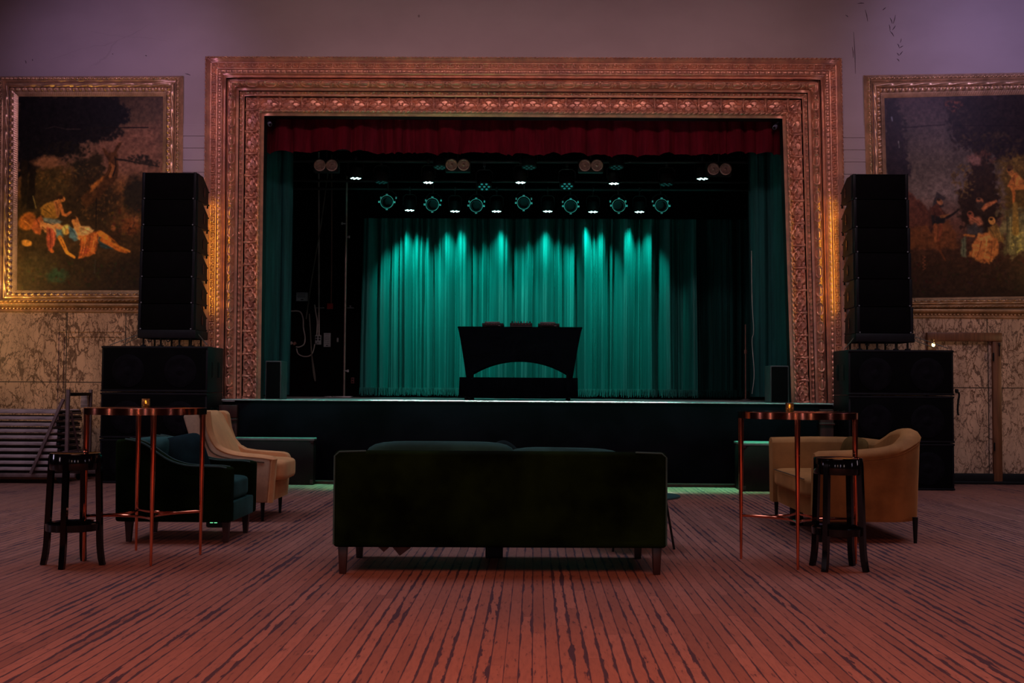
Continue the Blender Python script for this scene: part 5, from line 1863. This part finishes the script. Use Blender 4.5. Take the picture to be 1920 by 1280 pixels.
MB().puff((DX / 2 - .075, WY / 2, z0 + .245), (DX - .10, WY - .26, .17), e=7).build('seat_cushion', M['mustard'], ls)
pp = MB()
pp.tube([(-.020, .30, z0 + .314), (-.026, WY / 2, z0 + .318), (-.020, WY - .30, z0 + .314)], .005, 6)
pp.build('seat_piping', M['piping'], ls)
for (x, y) in ((.05, .05), (DX - .09, .03), (.05, WY - .06), (DX - .09, WY - .06)):
    MB().tube([(x, y, 0), (x, y, z0 + .04)], [.013, .022], 10).build('leg', M['black'], ls)
MB().box((.12, WY / 2 + .3, z0 / 2 + .01), (.10, .10, z0 + .02), bev=.006).build('centre_leg', M['black'], ls)
o = tag(MB().puff((0, 0, 0), (.66, .15, .34), e=4, pinch=.5, M=Matrix.Rotation(R(-90), 4, 'Z') @ Matrix.Rotation(R(-14), 4, 'X')).build('throw_pillow', M['mustard2'] if 'mustard2' in M else pmat('olive_velvet', (.105, .056, .016), rough=.9, spec=.05, var=.2)),
        'olive throw pillow leaning inside the far corner of the mustard loveseat', 'cushion')
o.location = (ls.location.x + DX - .24, ls.location.y + WY - .50, .625)

# ------------------------------------------------------------------ copper bar tables
M['votive'] = None
t = NT('mottled_gold_glass')
nz = t.noise(t.coord(), 55, 3)
M['votive'] = t.bsdf(Base_Color=t.mix(t.step(nz, .42, .58), (.85, .55, .22), (.30, .14, .05)), Roughness=.25, Transmission_Weight=.75, IOR=1.3, Metallic=.1)


def bar_table(label, front, back, zt=1.055):
    f, b = G(*front), G(*back)
    c = (f + b) / 2
    rad = (f - b).length / 2
    ang = math.atan2(f.y - c.y, f.x - c.x)
    o = thing('bar_table', label, 'table', (c.x, c.y, 0), ang)
    RT = .415
    MB().lathe([(0, zt - .012), (RT - .006, zt - .012), (RT - .002, zt - .008), (RT - .002, zt - .004), (RT - .008, zt), (0, zt)], 72).build('tabletop', M['copper'], o)
    MB().lathe([(RT - .012, zt - .046), (RT, zt - .046), (RT, zt - .002), (RT - .004, zt), (RT - .012, zt - .002), (RT - .012, zt - .046)], 72).build('rim', M['copper'], o)
    for k in range(4):
        a = PI / 2 * k
        x, y = math.cos(a), math.sin(a)
        rr = RT - .022
        MB().tube([(x * rr, y * rr, 0), (x * rr, y * rr, .02), (x * rr, y * rr, zt - .02)], [.008, .009, .021], 12).build('leg', M['copper'], o)
    for k in range(4):
        a0, a1 = PI / 2 * k, PI / 2 * (k + 1)
        rr = RT - .022
        p0, p1 = Vector((rr * math.cos(a0), rr * math.sin(a0), .31)), Vector((rr * math.cos(a1), rr * math.sin(a1), .31))
        mid = Vector((0, 0, .305))
        pts = []
        for q in np.linspace(0, 1, 21):
            pts.append(p0 * (1 - q) ** 2 + mid * 2 * q * (1 - q) + p1 * q ** 2)
        MB().tube(pts, .010, 8, flat=(1.2, .8)).build('stretcher', M['copper'], o)
    return o, c


def votive(label, px, z, c):
    q = c.y / F
    dx = (px[0] - px[1]) * q
    o = thing('candle_holder', label, 'candle', (c.x + dx, c.y, z))
    r, h = .029, .062
    MB().lathe([(0, .0), (r * .92, .0), (r, .006), (r, h), (r - .004, h), (r - .005, .010), (0, .010)], 24).build('glass', M['votive'], o)
    MB().lathe([(0, .011), (r - .008, .011), (r - .008, .026), (0, .026)], 18).build('candle', M['wax'], o)
    MB().lathe([(0, .026), (.005, .030), (.0065, .036), (.004, .046), (0, .054)], 10).build('flame', M['flame'], o)
    return o


bt, c1 = bar_table('round copper bar table beside the dark green armchair', (279, 1057), (258, 1035))
votive('small gold glass candle holder on the left copper bar table', (270, 271), 1.0555, c1)
bt2, c2 = bar_table('round copper bar table in front of the mustard loveseat', (1496, 1064.5), (1495.5, 1040.5))
votive('small gold glass candle holder on the right copper bar table', (1481, 1495), 1.0555, c2)


# ------------------------------------------------------------------ black stools
def stool(label, legs, zs=.752):
    """legs: four foot pixels going round"""
    ft = [G(*p) for p in legs]
    c = sum(ft, Vector()) / 4
    rad = sum((p - c).length for p in ft) / 4
    ang = math.atan2(ft[0].y - c.y, ft[0].x - c.x)
    o = thing('bar_stool', label, 'stool', (c.x, c.y, 0), ang)
    rs = .163
    MB().lathe([(0, zs - .028), (rs * .9, zs - .028), (rs * .93, zs - .11), (rs * .98, zs - .11), (rs, zs - .10), (rs, zs - .006), (rs * .98, zs), (rs * .9, zs - .004), (rs * .5, zs - .012), (0, zs - .014)], 48).build('seat', M['gloss_black'], o)
    for k in range(4):
        a = PI / 2 * k
        d = Vector((math.cos(a), math.sin(a), 0))
        prof = [(rad, 0), (rad - .012, .06), (rad - .021, .14), (rad - .025, .24), (rad - .029, .36), (rad - .034, .50), (rad - .039, .64), (rad - .042, zs - .035), (rad - .050, zs - .018)]
        pts = [d * p + Vector((0, 0, z)) for p, z in prof]
        pts = smooth_path(pts, 4)
        MB().tube(pts, [.0255 if p.z > .03 else .024 for p in pts], 4, flat=(1.0, 1.0)).build('leg', M['gloss_black'], o)
    zr_ = .262
    rr = rad - .030
    MB().lathe([(rr - .022, zr_ - .026), (rr + .008, zr_ - .026), (rr + .010, zr_ + .02), (rr - .002, zr_ + .026), (rr - .020, zr_ + .018), (rr - .022, zr_ - .026)], 48).build('foot_ring', M['gloss_black'], o)
    return o


stool('black gloss bar stool in front of the left copper table', [(117, 1067), (197, 1058.7), (156, 1051), (75, 1059)])
stool('black gloss bar stool in front of the right copper table', [(1547, 1072), (1631, 1070.5), (1597, 1060), (1516, 1062)])

# ------------------------------------------------------------------ low side table past the sofa
ct = Vector((G(1190, 925, .40).x, 8.62, 0))
o = thing('coffee_table', 'low round dark table just past the right end of the sofa', 'table', (ct.x, ct.y, 0))
rt = P(1275.5, 925, 8.62).x - ct.x
MB().lathe([(0, .388), (rt - .006, .388), (rt, .394), (rt - .003, .402), (0, .402)], 56).build('tabletop', M['teal_velvet2'] if 'teal_velvet2' in M else pmat('dark_teal_lacquer', (.02, .05, .055), rough=.3), o)
for k in range(3):
    a = R(-12) + 2 * PI * k / 3
    MB().tube([(math.cos(a) * rt * .86, math.sin(a) * rt * .86, 0), (math.cos(a) * rt * .66, math.sin(a) * rt * .66, .39)], .009, 8).build('leg', M['black'], o)
# ------------------------------------------------------------------ light
def area(name, loc, target, size, power, col, sy=None, spread=180):
    d = bpy.data.lights.new(name, 'AREA')
    d.energy, d.color, d.size = power, col, size
    d.spread = R(spread)
    if sy: d.shape, d.size_y = 'RECTANGLE', sy
    o = bpy.data.objects.new(name, d)
    o.location = loc
    o.rotation_euler = (Vector(target) - Vector(loc)).to_track_quat('-Z', 'Y').to_euler()
    C.objects.link(o)
    return o


def spot(name, loc, target, power, col, angle=60, blend=.6, rad=.05):
    d = bpy.data.lights.new(name, 'SPOT')
    d.energy, d.color, d.spot_size, d.spot_blend, d.shadow_soft_size = power, col, R(angle), blend, rad
    o = bpy.data.objects.new(name, d)
    o.location = loc
    o.rotation_euler = (Vector(target) - Vector(loc)).to_track_quat('-Z', 'Y').to_euler()
    C.objects.link(o)
    return o


TEAL = (.012, .95, .82)
WHITE = (.62, 1.0, .93)
for k, (kind, p) in enumerate(lampspots):
    if kind == 'low':
        pw = (85, 62, 52, 52, 66, 52)[k - 5]
        spot('curtain_lamp', p + Vector((0, .0, -.05)), (p.x, p.y + .9, p.z - 1.40), pw * 2.5, TEAL, 68, 1.0, .05)
    else:
        mid = k in (1, 2, 3)
        if mid:
            spot('stage_lamp', p + Vector((0, 0, -.05)), (p.x, 15.9, ZS), 60, TEAL, 60, .8, .06)
            spot('curtain_lamp', p + Vector((0, 0, -.05)), (p.x, 19, 1.75), 215, TEAL, 46, 1.0, .06)
        else:
            spot('stage_lamp', p + Vector((0, 0, -.05)), (p.x * .95, p.y - 1.5, ZS), 120 if k == 0 else 70, TEAL, 46, .8, .06)
area('apron_lamp', (0, 14.02, 7.6), (0, 14.02, 0), 7.4, 34, (.06, 1.0, .70), .2, spread=13)
area('stage_front_lamp', (-.15, 16.48, 4.16), (-.15, 14.5, ZS), 3.7, 120, WHITE, .05, spread=12)
area('patch_lamp', (.2, 13.3, 7.6), (.2, 13.62, 0), 5.4, 22, (.16, 1.0, .46), .1, spread=9)
area('ring_fill', (0, 16.95, 3.86), (0, 17.7, 4.18), 6.0, 1.6, TEAL, .05, spread=40)  # added teal fill with no fixture, brightens the spotlight rings
spot('added_green_uplight', (-1.3, 14.45, 1.35), (-1.5, 14.98, 5.0), 22, (.06, 1.0, .30), 62, 1.0, .1)  # added light with no fixture, greens the underside of the frame

# hall: ceiling wash on the end wall, general overhead light, purple wall washes
area('ceiling_wash', (0, 9.9, 7.0), (0, 15, 3.1), 9, 56, (1.0, .60, .64), .5, spread=88)
area('ceiling_light', (0, 1.0, 5.6), (0, 1.8, 0), 6, 292, (1.0, .37, .24), 3, spread=112)
for x, pw_ in ((-5.6, 84), (0, 46), (5.8, 78)):
    area('ceiling_light', (x, 9.4, 7.0), (x * 1.05, 10, 0), 4, pw_, (.74, .75, 1.0), 3, spread=110)
spot('purple_lamp', (-5.4, 10.8, 6.2), (-5.6, 15, 5.3), 150, (.64, .42, .86), 60, 1.0, .3)
spot('purple_lamp', (6.2, 10.8, 6.2), (6.3, 15, 5.5), 235, (.62, .48, 1.0), 66, 1.0, .3)
# amber lamps hidden behind the speaker towers and outside the pictures
for x, sg in ((392, 1), (1566, -1)):
    p = P(x - sg * 14, 480, 14.86)
    area('amber_uplight', (p.x, 14.85, p.z), (p.x + sg * .34, 15.0, p.z), .05, 2.4, (1.0, .68, .07), 1.5, spread=120)
spot('picture_lamp', (-9.0, 12.4, 1.9), (-6.2, 15.0, 2.1), 110, (1.0, .62, .26), 64, 1.0, .15)
spot('picture_lamp', (9.4, 12.4, 1.9), (6.4, 15.0, 2.0), 80, (1.0, .66, .34), 64, 1.0, .15)
spot('picture_lamp', (-7.6, 14.3, 2.2), (-6.75, 15.0, 3.0), 75, (1.0, .66, .14), 80, 1.0, .06)
spot('picture_lamp', (7.3, 14.0, 2.7), (6.95, 15.0, 3.0), 14, (1.0, .72, .22), 70, 1.0, .06)
# strip lights added behind and beside the camera for copper and gloss to reflect
for x, y, tx_, c in ((-4.2, -3.5, -2, (1, .78, .9)), (-1.6, -4.2, -1, (1, .6, .5)), (1.2, -4.2, 1, (.9, .75, 1)), (4.4, -3.5, 2, (1, .7, .65)), (-8.5, 3, 0, (1, .7, .8)), (-8.8, 7.5, 0, (.85, .7, 1)), (8.6, 2.5, 0, (.9, .72, 1)), (8.9, 7, 0, (1, .72, .8))):
    area('reflection_strip', (x, y, 1.7), (tx_, 6, 1.2), .24, 14 * (1.6 if x < -5 else .6 if x > 5 else 1), c, 1.2)

w = bpy.data.worlds.new('hall_air')
S.world = w
w.use_nodes = True
w.node_tree.nodes['Background'].inputs[0].default_value = (.30, .16, .19, 1)
w.node_tree.nodes['Background'].inputs[1].default_value = .010

S.view_settings.view_transform = 'Standard'
S.view_settings.look = 'None'
S.view_settings.gamma = 1
S.view_settings.exposure = 0
S.view_settings.use_curve_mapping = False
try:
    S.cycles.use_denoising = True
    S.cycles.denoiser = 'OPENIMAGEDENOISE'
    S.cycles.max_bounces = 8
    S.cycles.sample_clamp_indirect = 4
    S.cycles.caustics_reflective = False
    S.cycles.caustics_refractive = False
except Exception:
    pass
